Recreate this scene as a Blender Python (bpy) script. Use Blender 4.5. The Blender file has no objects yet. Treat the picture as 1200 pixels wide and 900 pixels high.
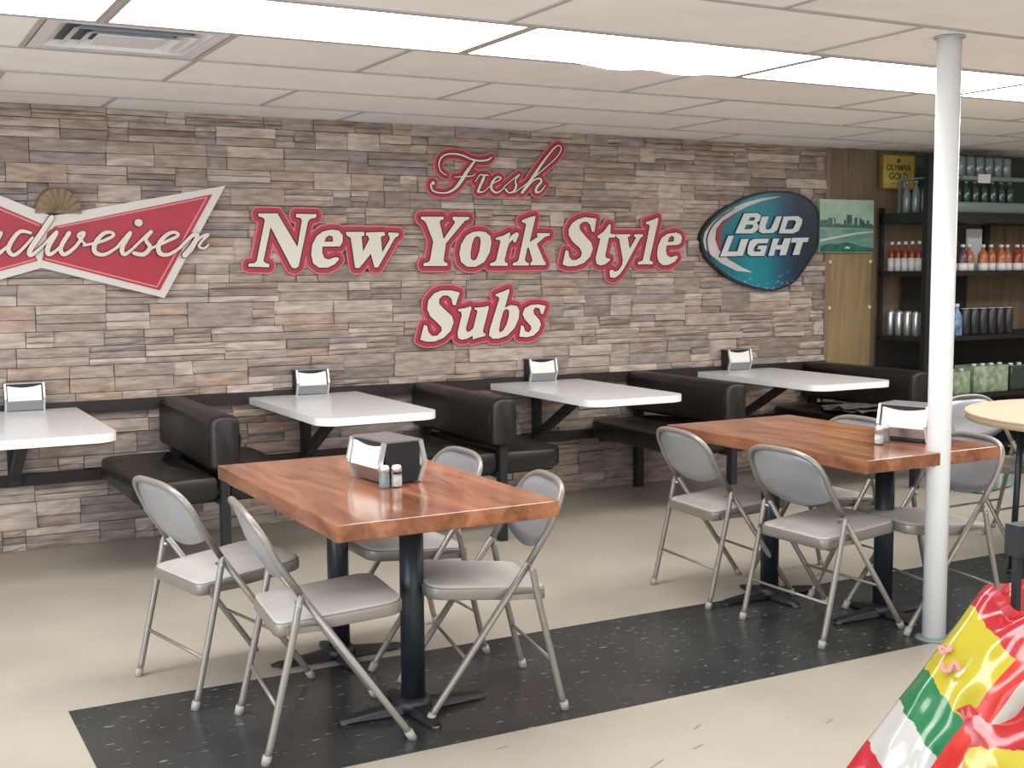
import bpy, bmesh, math, random, json
from mathutils import Vector, Matrix
from mathutils.geometry import tessellate_polygon, delaunay_2d_cdt
random.seed(7)
sc = bpy.context.scene
C = sc.collection
PI = math.pi

# ------------------------------------------------------------ camera
cam = bpy.data.cameras.new('camera'); camo = bpy.data.objects.new('camera', cam); C.objects.link(camo)
camo.matrix_world = Matrix(((0.8790, 0.0509, -0.4741, 0.0), (-0.4768, 0.0802, -0.8754, -6.9253),
                            (-0.0065, 0.9955, 0.0947, 1.4954), (0, 0, 0, 1)))
cam.sensor_width = 36.0; cam.lens = 1429.7 / 1200 * 36.0; cam.clip_start = 0.05
sc.camera = camo

# ------------------------------------------------------------ world, light, exposure
w = bpy.data.worlds.new('world'); sc.world = w; w.use_nodes = True
w.node_tree.nodes['Background'].inputs[0].default_value = (0.80, 0.90, 1.0, 1)
w.node_tree.nodes['Background'].inputs[1].default_value = 1.0
def area(name, loc, target, sx, sy, power, col):
    l = bpy.data.lights.new(name, 'AREA'); l.shape = 'RECTANGLE'; l.size = sx; l.size_y = sy; l.energy = power; l.color = col
    o = bpy.data.objects.new(name, l); C.objects.link(o); o.location = loc
    o.rotation_euler = (Vector(target) - Vector(loc)).to_track_quat('-Z', 'Y').to_euler(); return o
LAMP = 8.5
area('window_daylight', (-3.35, -5.6, 1.35), (3, -4.2, 1.5), 4.2, 1.7, 130, (0.74, 0.87, 1.0))
area('storefront_daylight', (1.5, -10.3, 1.4), (1.8, -3, 0.6), 6.0, 1.7, 50, (0.88, 0.94, 1.0))
sc.view_settings.view_transform = 'Standard'; sc.view_settings.look = 'None'
sc.view_settings.exposure = 0.26; sc.view_settings.gamma = 1.0; sc.view_settings.use_curve_mapping = False

# ------------------------------------------------------------ materials
def srgb(r, g, b):
    f = lambda c: (c / 255 / 12.92) if c / 255 <= 0.04045 else ((c / 255 + 0.055) / 1.055) ** 2.4
    return (f(r), f(g), f(b), 1)
def mat(name, col, rough=0.5, metal=0.0, spec=0.5, var=0.0, scale=20, bump=0.0, bscale=60, stretch=(1, 1, 1), trans=0.0, emis=0.0, coat=0.0, world=False, col2=None, lo=.35, hi=.65):
    m = bpy.data.materials.new(name); m.use_nodes = True; nt = m.node_tree; p = nt.nodes['Principled BSDF']
    p.inputs['Base Color'].default_value = col; p.inputs['Roughness'].default_value = rough
    p.inputs['Metallic'].default_value = metal; p.inputs['Specular IOR Level'].default_value = spec
    p.inputs['Transmission Weight'].default_value = trans; p.inputs['Coat Weight'].default_value = coat
    if emis: p.inputs['Emission Color'].default_value = col; p.inputs['Emission Strength'].default_value = emis
    if var or bump or col2:
        if world: src = nt.nodes.new('ShaderNodeNewGeometry').outputs['Position']
        else: src = nt.nodes.new('ShaderNodeTexCoord').outputs['Object']
        mp = nt.nodes.new('ShaderNodeMapping'); mp.inputs['Scale'].default_value = stretch
        nt.links.new(src, mp.inputs[0])
        if var or col2:
            n = nt.nodes.new('ShaderNodeTexNoise'); n.inputs['Scale'].default_value = scale; n.inputs['Detail'].default_value = 5
            nt.links.new(mp.outputs[0], n.inputs['Vector'])
            r = nt.nodes.new('ShaderNodeValToRGB'); e = r.color_ramp.elements
            e[0].position = lo; e[1].position = hi
            if col2: e[0].color = col; e[1].color = col2
            else:
                e[0].color = tuple(c * (1 - var) for c in col[:3]) + (1,); e[1].color = tuple(min(1, c * (1 + var)) for c in col[:3]) + (1,)
            nt.links.new(n.outputs['Fac'], r.inputs[0]); nt.links.new(r.outputs[0], p.inputs['Base Color'])
        if bump:
            n2 = nt.nodes.new('ShaderNodeTexNoise'); n2.inputs['Scale'].default_value = bscale; n2.inputs['Detail'].default_value = 4
            nt.links.new(mp.outputs[0], n2.inputs['Vector'])
            b = nt.nodes.new('ShaderNodeBump'); b.inputs['Strength'].default_value = bump; b.inputs['Distance'].default_value = 0.01
            nt.links.new(n2.outputs['Fac'], b.inputs['Height']); nt.links.new(b.outputs[0], p.inputs['Normal'])
    return m
M = {}
M['stone_base'] = mat('stone_joint', srgb(88, 74, 66), .9)
stone_cols = [(171, 155, 144), (158, 143, 134), (184, 167, 156), (144, 129, 120), (166, 148, 136), (191, 175, 163), (154, 142, 136), (172, 150, 134)]
for i, c in enumerate(stone_cols):
    M['stone%d' % i] = mat('ledge_stone', srgb(*c), .8, var=.28, scale=8, bump=.9, bscale=12, stretch=(1, 1, 4.5), world=True, lo=.32, hi=.68)
M['ceiling'] = mat('ceiling_plenum', srgb(210, 206, 200), .9)
M['tile'] = mat('ceiling_tile', srgb(250, 249, 247), .9, var=.03, scale=3, bump=.12, bscale=220)
M['tile2'] = mat('ceiling_tile_grey', srgb(246, 243, 241), .9, var=.03, scale=3, bump=.12, bscale=220)
M['tbar'] = mat('ceiling_grid', srgb(184, 180, 178), .5)
M['diffuser'] = mat('lit_diffuser', (1.0, 0.99, 0.985, 1), .4, emis=LAMP)
M['vent'] = mat('vent_metal', srgb(236, 240, 243), .3, metal=.15)
M['ventdark'] = mat('vent_hole', srgb(90, 98, 105), .6)
M['floor'] = mat('vinyl_floor', srgb(163, 155, 142), .34, spec=.4, col2=srgb(178, 170, 157), scale=1.6, world=True, bump=.02, bscale=9, lo=.3, hi=.7)
M['scuff'] = mat('dark_scuff', srgb(140, 132, 120), .6)
M['wallpaint'] = mat('wall_paint', srgb(200, 192, 182), .8)
M['black'] = mat('black_steel', srgb(28, 30, 34), .45)
M['column'] = mat('blue_black_enamel', srgb(32, 40, 47), .38)
M['vinyl'] = mat('brown_black_vinyl', srgb(27, 24, 23), .4, spec=.5, var=.15, scale=6, bump=.12, bscale=10)
M['rail'] = mat('dark_brown_rail', srgb(38, 29, 28), .55)
M['lam'] = mat('white_laminate', srgb(232, 233, 234), .25, var=.02, scale=200)
M['lamedge'] = mat('white_edge_band', srgb(240, 240, 236), .3)
M['chair'] = mat('taupe_painted_steel', srgb(142, 136, 128), .36, metal=.35, spec=.6)
M['panel'] = mat('grey_backrest_steel', srgb(156, 158, 162), .34, metal=.3, spec=.6)
M['pad'] = mat('grey_vinyl_pad', srgb(178, 174, 168), .55, var=.06, scale=12, bump=.15, bscale=14)
M['cap'] = mat('light_foot_cap', srgb(160, 155, 147), .5)
M['chrome'] = mat('chrome', srgb(225, 228, 230), .28, metal=.75)
M['steel'] = mat('brushed_steel', srgb(176, 178, 180), .32, metal=.9)
M['napkin'] = mat('white_paper', srgb(243, 242, 236), .9)
M['blackplastic'] = mat('black_plastic', srgb(30, 32, 36), .5)
M['pole'] = mat('white_enamel', srgb(235, 236, 236), .25)
M['glass'] = mat('clear_glass', (1, 1, 1, 1), .03, trans=1.0)
M['salt'] = mat('salt', srgb(238, 236, 230), .9)
M['pepper'] = mat('pepper', srgb(120, 110, 100), .9)
M['cream'] = mat('cream_vinyl_letter', srgb(222, 216, 203), .5)
M['keyline'] = mat('dark_maroon_keyline', srgb(60, 24, 30), .5)
M['red'] = mat('red_vinyl_border', srgb(172, 46, 66), .5)
M['pink'] = mat('pink_edge', srgb(205, 120, 125), .5)
M['bowred'] = mat('crimson_panel', srgb(170, 28, 50), .35, var=.08, scale=4)
M['silverplate'] = mat('cast_silver_border', srgb(206, 200, 194), .4, metal=.2)
M['script'] = mat('pearl_script', srgb(214, 200, 188), .35, metal=.1)
M['pinkline'] = mat('pink_pinstripe', srgb(214, 130, 128), .4)
M['shell'] = mat('brown_ribbed', srgb(140, 118, 92), .6)
M['silver'] = mat('silver_swoosh', srgb(196, 192, 190), .35, metal=.3, var=.25, scale=2.5)
M['silvertext'] = mat('silver_text', srgb(208, 212, 212), .4)
M['crimson'] = mat('crimson_sliver', srgb(150, 44, 76), .4)
M['darkline'] = mat('dark_line', srgb(28, 36, 46), .4)
M['woodpanel'] = mat('brown_wall_panelling', srgb(122, 104, 84), .5, var=.16, scale=5, stretch=(5, 5, .5), world=True)
M['plywood'] = mat('tan_plywood', srgb(152, 129, 94), .45, var=.14, scale=6, stretch=(4, 4, .45), world=True)
M['trim'] = mat('brown_trim', srgb(136, 112, 98), .6)
M['shelfblack'] = mat('black_shelf', srgb(26, 27, 28), .5)
M['ivory'] = mat('ivory_plastic', srgb(225, 215, 190), .4)
M['gold'] = mat('gold_foil', srgb(186, 160, 70), .35, metal=.35, col2=srgb(216, 196, 110), scale=4, lo=.35, hi=.7)
M['goldedge'] = mat('gold_edge', srgb(150, 122, 50), .35, metal=.5)
M['ink'] = mat('dark_ink', srgb(92, 74, 40), .6)
M['tan'] = mat('tan_laminate', srgb(206, 186, 160), .4)
M['tanedge'] = mat('tan_edge', srgb(190, 168, 138), .4)
M['newsprint'] = mat('newsprint', srgb(140, 134, 124), .9, col2=srgb(96, 92, 88), scale=25)
M['redliquid'] = mat('red_drink', srgb(140, 60, 44), .2)
M['orangeliquid'] = mat('orange_drink', srgb(176, 104, 70), .2)
M['purpleliquid'] = mat('plum_drink', srgb(96, 66, 78), .25)
M['blueliquid'] = mat('blue_wrap', srgb(70, 104, 150), .25, col2=srgb(150, 175, 200), scale=20)
M['clearliquid'] = mat('pale_bottle', srgb(150, 165, 165), .15, spec=.8)
M['whitelabel'] = mat('white_label', srgb(222, 220, 216), .5)
M['aluminium'] = mat('aluminium_can', srgb(200, 200, 202), .28, metal=.8)
M['darkcan'] = mat('dark_can', srgb(60, 58, 62), .3, metal=.4)
M['greencarton'] = mat('green_carton', srgb(120, 140, 112), .5, col2=srgb(176, 188, 160), scale=18)
M['greenglass'] = mat('dark_green_glass', srgb(52, 68, 62), .15, spec=.8)
M['greyglass'] = mat('grey_glass', srgb(120, 134, 132), .12, spec=.9)
M['teal'] = mat('teal_wrap', srgb(80, 136, 138), .25, col2=srgb(170, 196, 196), scale=16)
M['silverfoil'] = mat('silver_foil', srgb(198, 192, 182), .35, metal=.5, var=.2, scale=14, bump=.8, bscale=18)
M['bagred'] = mat('glossy_red_film', srgb(160, 24, 32), .22, bump=.25, bscale=9, coat=.4)
M['windowframe'] = mat('aluminium_frame', srgb(170, 172, 174), .4, metal=.7)
def paneglass():
    m = bpy.data.materials.new('window_glass'); m.use_nodes = True; nt = m.node_tree; nt.nodes.clear()
    o = nt.nodes.new('ShaderNodeOutputMaterial'); mx = nt.nodes.new('ShaderNodeMixShader'); mx.inputs[0].default_value = .08
    a = nt.nodes.new('ShaderNodeBsdfTransparent'); g = nt.nodes.new('ShaderNodeBsdfGlossy'); g.inputs['Roughness'].default_value = .02
    nt.links.new(a.outputs[0], mx.inputs[1]); nt.links.new(g.outputs[0], mx.inputs[2]); nt.links.new(mx.outputs[0], o.inputs[0]); return m
M['pane'] = paneglass()

def node_mat(name, rough):
    m = bpy.data.materials.new(name); m.use_nodes = True; nt = m.node_tree; p = nt.nodes['Principled BSDF']; p.inputs['Roughness'].default_value = rough
    return m, nt, p
def wood_top():
    m, nt, p = node_mat('varnished_orange_wood', .17)
    L = nt.links.new
    t = nt.nodes.new('ShaderNodeTexCoord'); mp = nt.nodes.new('ShaderNodeMapping'); mp.inputs['Scale'].default_value = (3.2, .55, 3.2)
    L(t.outputs['Object'], mp.inputs[0])
    n = nt.nodes.new('ShaderNodeTexNoise'); n.inputs['Scale'].default_value = 5; n.inputs['Detail'].default_value = 7; n.inputs['Distortion'].default_value = .8
    L(mp.outputs[0], n.inputs['Vector'])
    r = nt.nodes.new('ShaderNodeValToRGB'); e = r.color_ramp.elements
    e[0].position = .3; e[0].color = srgb(112, 67, 44); e[1].position = .72; e[1].color = srgb(172, 117, 85)
    el = r.color_ramp.elements.new(.5); el.color = srgb(144, 90, 61)
    L(n.outputs['Fac'], r.inputs[0])
    # boards glued side by side: a small hue step per board
    sp = nt.nodes.new('ShaderNodeSeparateXYZ'); L(t.outputs['Object'], sp.inputs[0])
    mu = nt.nodes.new('ShaderNodeMath'); mu.operation = 'MULTIPLY'; mu.inputs[1].default_value = 6.5; L(sp.outputs[0], mu.inputs[0])
    fl = nt.nodes.new('ShaderNodeMath'); fl.operation = 'FLOOR'; L(mu.outputs[0], fl.inputs[0])
    wn = nt.nodes.new('ShaderNodeTexWhiteNoise'); wn.noise_dimensions = '1D'; L(fl.outputs[0], wn.inputs['W'])
    hs = nt.nodes.new('ShaderNodeHueSaturation'); mr = nt.nodes.new('ShaderNodeMapRange'); mr.inputs['To Min'].default_value = .86; mr.inputs['To Max'].default_value = 1.12
    L(wn.outputs['Value'], mr.inputs['Value']); L(mr.outputs[0], hs.inputs['Value']); L(r.outputs[0], hs.inputs['Color']); L(hs.outputs[0], p.inputs['Base Color'])
    p.inputs['Specular IOR Level'].default_value = .5; p.inputs['Coat Weight'].default_value = .25; p.inputs['Coat Roughness'].default_value = .12
    return m
M['wood'] = wood_top()
def dark_stripe():
    m, nt, p = node_mat('black_flecked_vinyl', .26); L = nt.links.new
    g = nt.nodes.new('ShaderNodeNewGeometry')
    n = nt.nodes.new('ShaderNodeTexNoise'); n.inputs['Scale'].default_value = 3; n.inputs['Detail'].default_value = 6; L(g.outputs['Position'], n.inputs['Vector'])
    r = nt.nodes.new('ShaderNodeValToRGB'); e = r.color_ramp.elements; e[0].position = .3; e[0].color = srgb(38, 41, 42); e[1].position = .75; e[1].color = srgb(58, 61, 61)
    L(n.outputs['Fac'], r.inputs[0])
    mp = nt.nodes.new('ShaderNodeMapping'); mp.inputs['Scale'].default_value = (9, 26, 9); mp.inputs['Rotation'].default_value = (0, 0, .5); L(g.outputs['Position'], mp.inputs[0])
    v = nt.nodes.new('ShaderNodeTexNoise'); v.inputs['Scale'].default_value = 2.2; v.inputs['Detail'].default_value = 2; L(mp.outputs[0], v.inputs['Vector'])
    r2 = nt.nodes.new('ShaderNodeValToRGB'); e = r2.color_ramp.elements; e[0].position = .655; e[0].color = (0, 0, 0, 1); e[1].position = .74; e[1].color = (.7, .7, .7, 1)
    L(v.outputs['Fac'], r2.inputs[0])
    mx = nt.nodes.new('ShaderNodeMix'); mx.data_type = 'RGBA'; L(r2.outputs[0], mx.inputs[0]); L(r.outputs[0], mx.inputs[6]); mx.inputs[7].default_value = srgb(150, 150, 146)
    L(mx.outputs[2], p.inputs['Base Color']); p.inputs['Specular IOR Level'].default_value = .45
    return m
M['stripe'] = dark_stripe()
def oval_mat():
    # printed disc: teal to navy left-to-right, frosty speckle along the lower rim
    m, nt, p = node_mat('teal_printed_disc', .3); L = nt.links.new
    t = nt.nodes.new('ShaderNodeTexCoord'); sp = nt.nodes.new('ShaderNodeSeparateXYZ'); L(t.outputs['Object'], sp.inputs[0])
    mr = nt.nodes.new('ShaderNodeMapRange'); mr.inputs['From Min'].default_value = -.5; mr.inputs['From Max'].default_value = .5; L(sp.outputs[0], mr.inputs['Value'])
    r = nt.nodes.new('ShaderNodeValToRGB'); e = r.color_ramp.elements
    e[0].position = .0; e[0].color = srgb(24, 84, 96); e[1].position = 1; e[1].color = srgb(26, 38, 56)
    for ps, c in ((.38, (24, 134, 146)), (.52, (26, 124, 140)), (.66, (32, 78, 104)), (.8, (28, 46, 66))):
        x = r.color_ramp.elements.new(ps); x.color = srgb(*c)
    L(mr.outputs[0], r.inputs[0])
    n = nt.nodes.new('ShaderNodeTexNoise'); n.inputs['Scale'].default_value = 38; n.inputs['Detail'].default_value = 5; L(t.outputs['Object'], n.inputs['Vector'])
    # mask grows towards the bottom rim
    m2 = nt.nodes.new('ShaderNodeMapRange'); m2.inputs['From Min'].default_value = -.20; m2.inputs['From Max'].default_value = -.40; m2.inputs['To Min'].default_value = -.22; m2.inputs['To Max'].default_value = .1
    ad = nt.nodes.new('ShaderNodeMath'); ad.operation = 'MULTIPLY_ADD'; ad.inputs[1].default_value = .28; L(sp.outputs[0], ad.inputs[0])
    zz = nt.nodes.new('ShaderNodeMath'); zz.operation = 'SUBTRACT'; L(sp.outputs[2], zz.inputs[0])
    ab = nt.nodes.new('ShaderNodeMath'); ab.operation = 'ABSOLUTE'; L(sp.outputs[0], ab.inputs[0]); mm = nt.nodes.new('ShaderNodeMath'); mm.operation = 'MULTIPLY'; mm.inputs[1].default_value = .15; L(ab.outputs[0], mm.inputs[0])
    L(mm.outputs[0], zz.inputs[1]); L(zz.outputs[0], m2.inputs['Value'])
    a2 = nt.nodes.new('ShaderNodeMath'); a2.operation = 'ADD'; L(n.outputs['Fac'], a2.inputs[0]); L(m2.outputs[0], a2.inputs[1])
    r2 = nt.nodes.new('ShaderNodeValToRGB'); e = r2.color_ramp.elements; e[0].position = .52; e[0].color = (0, 0, 0, 1); e[1].position = .62; e[1].color = (.8, .8, .8, 1); L(a2.outputs[0], r2.inputs[0])
    mx = nt.nodes.new('ShaderNodeMix'); mx.data_type = 'RGBA'; L(r2.outputs[0], mx.inputs[0]); L(r.outputs[0], mx.inputs[6]); mx.inputs[7].default_value = srgb(150, 190, 196)
    L(mx.outputs[2], p.inputs['Base Color']); return m
M['oval'] = oval_mat()
M['picsky'] = mat('print_sky', srgb(150, 180, 160), .3, col2=srgb(188, 204, 186), scale=5)
M['picsea'] = mat('print_sea', srgb(96, 142, 128), .3, col2=srgb(128, 166, 150), scale=9, stretch=(.5, 1, 3))
M['picdark'] = mat('print_city', srgb(56, 92, 82), .3, col2=srgb(84, 122, 108), scale=30)
M['picshore'] = mat('print_shore', srgb(34, 88, 76), .3, col2=srgb(52, 118, 100), scale=20)
M['picwhite'] = mat('print_white', srgb(196, 212, 198), .3)
def film(name, bands, rough=.2):
    # printed film: colour bands along the bag's own length (object Y, -0.5..0.5), edges a little ragged
    m, nt, p = node_mat(name, rough); L = nt.links.new
    t = nt.nodes.new('ShaderNodeTexCoord'); sp = nt.nodes.new('ShaderNodeSeparateXYZ'); L(t.outputs['Object'], sp.inputs[0])
    n = nt.nodes.new('ShaderNodeTexNoise'); n.inputs['Scale'].default_value = 30; L(t.outputs['Object'], n.inputs['Vector'])
    a = nt.nodes.new('ShaderNodeMath'); a.operation = 'MULTIPLY_ADD'; a.inputs[1].default_value = .03; L(n.outputs['Fac'], a.inputs[0]); L(sp.outputs[1], a.inputs[2])
    b = nt.nodes.new('ShaderNodeMath'); b.operation = 'MULTIPLY_ADD'; b.inputs[1].default_value = .35; L(sp.outputs[0], b.inputs[0]); L(a.outputs[0], b.inputs[2])
    mr = nt.nodes.new('ShaderNodeMapRange'); mr.inputs['From Min'].default_value = -.3; mr.inputs['From Max'].default_value = .3; L(b.outputs[0], mr.inputs['Value'])
    r = nt.nodes.new('ShaderNodeValToRGB'); r.color_ramp.interpolation = 'CONSTANT'; e = r.color_ramp.elements
    e[0].position = 0; e[0].color = srgb(*bands[0][1]); e[1].position = bands[1][0]; e[1].color = srgb(*bands[1][1])
    for ps, c in bands[2:]:
        x = r.color_ramp.elements.new(ps); x.color = srgb(*c)
    L(mr.outputs[0], r.inputs[0])
    # red margin along the right hand side of the front
    g = nt.nodes.new('ShaderNodeMath'); g.operation = 'GREATER_THAN'; g.inputs[1].default_value = .062; L(sp.outputs[0], g.inputs[0])
    mx = nt.nodes.new('ShaderNodeMix'); mx.data_type = 'RGBA'; L(g.outputs[0], mx.inputs[0]); L(r.outputs[0], mx.inputs[6]); mx.inputs[7].default_value = srgb(180, 40, 32)
    g2 = nt.nodes.new('ShaderNodeMath'); g2.operation = 'GREATER_THAN'; g2.inputs[1].default_value = .100; L(sp.outputs[0], g2.inputs[0])
    m3 = nt.nodes.new('ShaderNodeMix'); m3.data_type = 'RGBA'; L(g2.outputs[0], m3.inputs[0]); L(mx.outputs[2], m3.inputs[6]); m3.inputs[7].default_value = srgb(176, 170, 160)
    L(m3.outputs[2], p.inputs['Base Color'])
    n2 = nt.nodes.new('ShaderNodeTexNoise'); n2.inputs['Scale'].default_value = 8; L(t.outputs['Object'], n2.inputs['Vector'])
    bp = nt.nodes.new('ShaderNodeBump'); bp.inputs['Strength'].default_value = .35; bp.inputs['Distance'].default_value = .02; L(n2.outputs['Fac'], bp.inputs['Height']); L(bp.outputs[0], p.inputs['Normal'])
    p.inputs['Coat Weight'].default_value = .5; p.inputs['Coat Roughness'].default_value = .1
    return m
M['bagfilm'] = film('printed_snack_film', [(0, (170, 34, 48)), (.20, (170, 166, 162)), (.40, (16, 100, 58)), (.56, (164, 150, 34)), (.86, (156, 22, 32))])
M['bagfilm2'] = film('red_yellow_film', [(0, (176, 160, 46)), (.42, (176, 160, 46)), (.74, (156, 24, 30)), (.9, (156, 24, 30))])

# ------------------------------------------------------------ mesh builders
class MB:
    def __init__(s): s.v = []; s.f = []; s.m = []; s.sm = []
    def add(s, vs, fs, mi=0, smooth=False):
        b = len(s.v); s.v += [tuple(v) for v in vs]; s.f += [tuple(i + b for i in f) for f in fs]
        s.m += [mi] * len(fs); s.sm += [smooth] * len(fs); return s
    def box(s, x0, x1, y0, y1, z0, z1, mi=0):
        return s.add([(x0, y0, z0), (x1, y0, z0), (x1, y1, z0), (x0, y1, z0), (x0, y0, z1), (x1, y0, z1), (x1, y1, z1), (x0, y1, z1)],
              [(0, 3, 2, 1), (4, 5, 6, 7), (0, 1, 5, 4), (1, 2, 6, 5), (2, 3, 7, 6), (3, 0, 4, 7)], mi)
    def bar(s, a, b, w, h, mi=0):      # square bar from a to b
        a = Vector(a); b = Vector(b); d = (b - a).normalized(); u = d.cross(Vector((0, 0, 1)))
        if u.length < 1e-3: u = Vector((1, 0, 0))
        u.normalize(); n = u.cross(d)
        vs = [p + u * i * w / 2 + n * j * h / 2 for p in (a, b) for i, j in ((-1, -1), (1, -1), (1, 1), (-1, 1))]
        return s.add(vs, [(0, 1, 2, 3), (7, 6, 5, 4), (0, 4, 5, 1), (1, 5, 6, 2), (2, 6, 7, 3), (3, 7, 4, 0)], mi)
    def tube(s, pts, r, seg=10, mi=0, caps=True, closed=False):
        pts = [Vector(p) for p in pts]; n = len(pts); rs = r if isinstance(r, (list, tuple)) else [r] * n
        prev = None; vs = []
        for i, p in enumerate(pts):
            t = ((pts[(i + 1) % n] if (i < n - 1 or closed) else p) - (pts[i - 1] if (i > 0 or closed) else p)).normalized()
            if prev is None:
                u = t.cross(Vector((0, 0, 1)));
                if u.length < .05: u = t.cross(Vector((0, 1, 0)))
            else: u = prev - t * prev.dot(t)
            u.normalize(); prev = u; k = t.cross(u)
            for j in range(seg):
                a = 2 * PI * j / seg; vs.append(p + (u * math.cos(a) + k * math.sin(a)) * rs[i])
        fs = []
        for i in range(n if closed else n - 1):
            for j in range(seg):
                a = i * seg + j; b = i * seg + (j + 1) % seg; c = ((i + 1) % n) * seg + (j + 1) % seg; d = ((i + 1) % n) * seg + j
                fs.append((a, b, c, d))
        s.add(vs, fs, mi, True)
        if caps and not closed:
            b = len(s.v) - len(vs)
            s.f.append(tuple(b + j for j in reversed(range(seg)))); s.f.append(tuple(b + (n - 1) * seg + j for j in range(seg))); s.m += [mi] * 2; s.sm += [False] * 2
        return s
    def lathe(s, prof, seg=20, c=(0, 0, 0), mi=0, smooth=True):
        vs = []; n = len(prof)
        for r, z in prof:
            for j in range(seg):
                a = 2 * PI * j / seg; vs.append((c[0] + r * math.cos(a), c[1] + r * math.sin(a), c[2] + z))
        fs = [(i * seg + j, i * seg + (j + 1) % seg, (i + 1) * seg + (j + 1) % seg, (i + 1) * seg + j) for i in range(n - 1) for j in range(seg)]
        s.add(vs, fs, mi, smooth); b = len(s.v) - len(vs)
        s.f.append(tuple(b + j for j in reversed(range(seg)))); s.f.append(tuple(b + (n - 1) * seg + j for j in range(seg))); s.m += [mi] * 2; s.sm += [False] * 2
        return s
    def rings(s, rings, mi=0, smooth=True, cap0=True, cap1=True):
        n = len(rings[0]); vs = [v for r in rings for v in r]
        fs = [(i * n + j, i * n + (j + 1) % n, (i + 1) * n + (j + 1) % n, (i + 1) * n + j) for i in range(len(rings) - 1) for j in range(n)]
        s.add(vs, fs, mi, smooth); b = len(s.v) - len(vs)
        if cap0: s.f.append(tuple(b + j for j in reversed(range(n)))); s.m.append(mi); s.sm.append(smooth)
        if cap1: s.f.append(tuple(b + (len(rings) - 1) * n + j for j in range(n))); s.m.append(mi); s.sm.append(smooth)
        return s
    def slab(s, out, z0, z1, bev=.006, mi=0, dome=0, smooth=True):
        # rounded slab from an outline (ccw); optional dome on top
        cx = sum(p[0] for p in out) / len(out); cy = sum(p[1] for p in out) / len(out)
        def ins(d, z):
            r = []
            for i, p in enumerate(out):
                a = Vector(out[i - 1]); b = Vector(out[(i + 1) % len(out)]); t = (b - a).normalized(); nrm = Vector((-t.y, t.x))
                r.append((p[0] + nrm.x * d, p[1] + nrm.y * d, z))
            return r
        R = [ins(bev, z0), ins(0, z0 + bev), ins(0, z1 - bev), ins(bev * .3, z1 - bev * .3), ins(bev, z1)]
        if dome:
            base = ins(bev, z1)
            for k in (.9, .75, .5, .2):
                h = dome * (1 - k ** 3)
                R.append([(cx + (x - cx) * k, cy + (y - cy) * k, z1 + h) for x, y, z in base])
        return s.rings(R, mi, smooth)
    def prism(s, loops, y0, y1, mi=0):
        # polygon(s) in XZ (first outer, rest holes), extruded along y from y0 (front) to y1 (back)
        tri = tessellate_polygon([[Vector((p[0], p[1], 0)) for p in l] for l in loops])
        flat = [p for l in loops for p in l]; n = len(flat)
        def orient(t, up):
            a, b, c = (flat[i] for i in t); ar = (b[0] - a[0]) * (c[1] - a[1]) - (b[1] - a[1]) * (c[0] - a[0])
            return t if (ar > 0) == up else t[::-1]
        vs = [(p[0], y0, p[1]) for p in flat] + [(p[0], y1, p[1]) for p in flat]
        fs = [tuple(orient(t, True)) for t in tri]; b = 0
        for l in loops:
            k = len(l); ar = sum(l[i - 1][0] * l[i][1] - l[i][0] * l[i - 1][1] for i in range(k)); outer = l is loops[0]
            for i in range(k):
                a = b + i; c = b + (i + 1) % k
                q = (a, a + n, c + n, c)
                fs.append(q if (ar > 0) == outer else q[::-1])
            b += k
        return s.add(vs, fs, mi)
    @staticmethod
    def capsule(p, q, ra, rb, seg=10):
        # outline of a capsule between two points in XZ
        p = Vector(p); q = Vector(q); d = q - p; L = d.length
        if L < 1e-6: d = Vector((1, 0)); a0 = 0
        else: a0 = math.atan2(d.y, d.x)
        pts = []
        for i in range(seg // 2 + 1):
            a = a0 + PI / 2 + PI * i / (seg // 2); pts.append((p.x + ra * math.cos(a), p.y + ra * math.sin(a)))
        for i in range(seg // 2 + 1):
            a = a0 - PI / 2 + PI * i / (seg // 2); pts.append((q.x + rb * math.cos(a), q.y + rb * math.sin(a)))
        return pts
    def union(s, polys, y0, y1, mi=0):
        # one flat plate from the union of overlapping XZ polygons
        vs = []; fs = []
        for p in polys:
            b = len(vs); vs += [Vector((q[0], q[1])) for q in p]; fs.append(list(range(b, b + len(p))))
        ov, oe, of, _, _, orig = delaunay_2d_cdt(vs, [], fs, 1, 1e-5); of = [f for f, o_ in zip(of, orig) if o_]
        n = len(ov); V = [(v.x, y0, v.y) for v in ov] + [(v.x, y1, v.y) for v in ov]; F = []; cnt = {}
        for f in of:
            ar = sum(ov[f[i - 1]].x * ov[f[i]].y - ov[f[i]].x * ov[f[i - 1]].y for i in range(len(f)))
            if ar < 0: f = f[::-1]
            F.append(tuple(f))
            for i in range(len(f)): cnt[(f[i - 1], f[i])] = 1
        for (a, b) in cnt:
            if (b, a) not in cnt: F.append((a, a + n, b + n, b))
        return s.add(V, F, mi)
    def mesh(s, name, mats):
        me = bpy.data.meshes.new(name); me.from_pydata(s.v, [], s.f); me.update()
        me.polygons.foreach_set('material_index', s.m); me.polygons.foreach_set('use_smooth', s.sm)
        for m in (mats if isinstance(mats, (list, tuple)) else [mats]): me.materials.append(m)
        return me
    def build(s, name, mats, parent=None, loc=None):
        o = bpy.data.objects.new(name, s.mesh(name, mats)); C.objects.link(o)
        if parent: o.parent = parent
        if loc: o.location = loc
        return o
def tag(o, label, cat, group=None, kind=None):
    if label: o['label'] = label
    if cat: o['category'] = cat
    if group: o['group'] = group
    if kind: o['kind'] = kind
    return o
def thing(name, label, cat, loc=(0, 0, 0), rz=0, group=None):
    o = bpy.data.objects.new(name, None); C.objects.link(o); o.location = loc; o.rotation_euler = (0, 0, rz); o.empty_display_size = .1
    return tag(o, label, cat, group)
def struct(o): o['kind'] = 'structure'; return o
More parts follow.
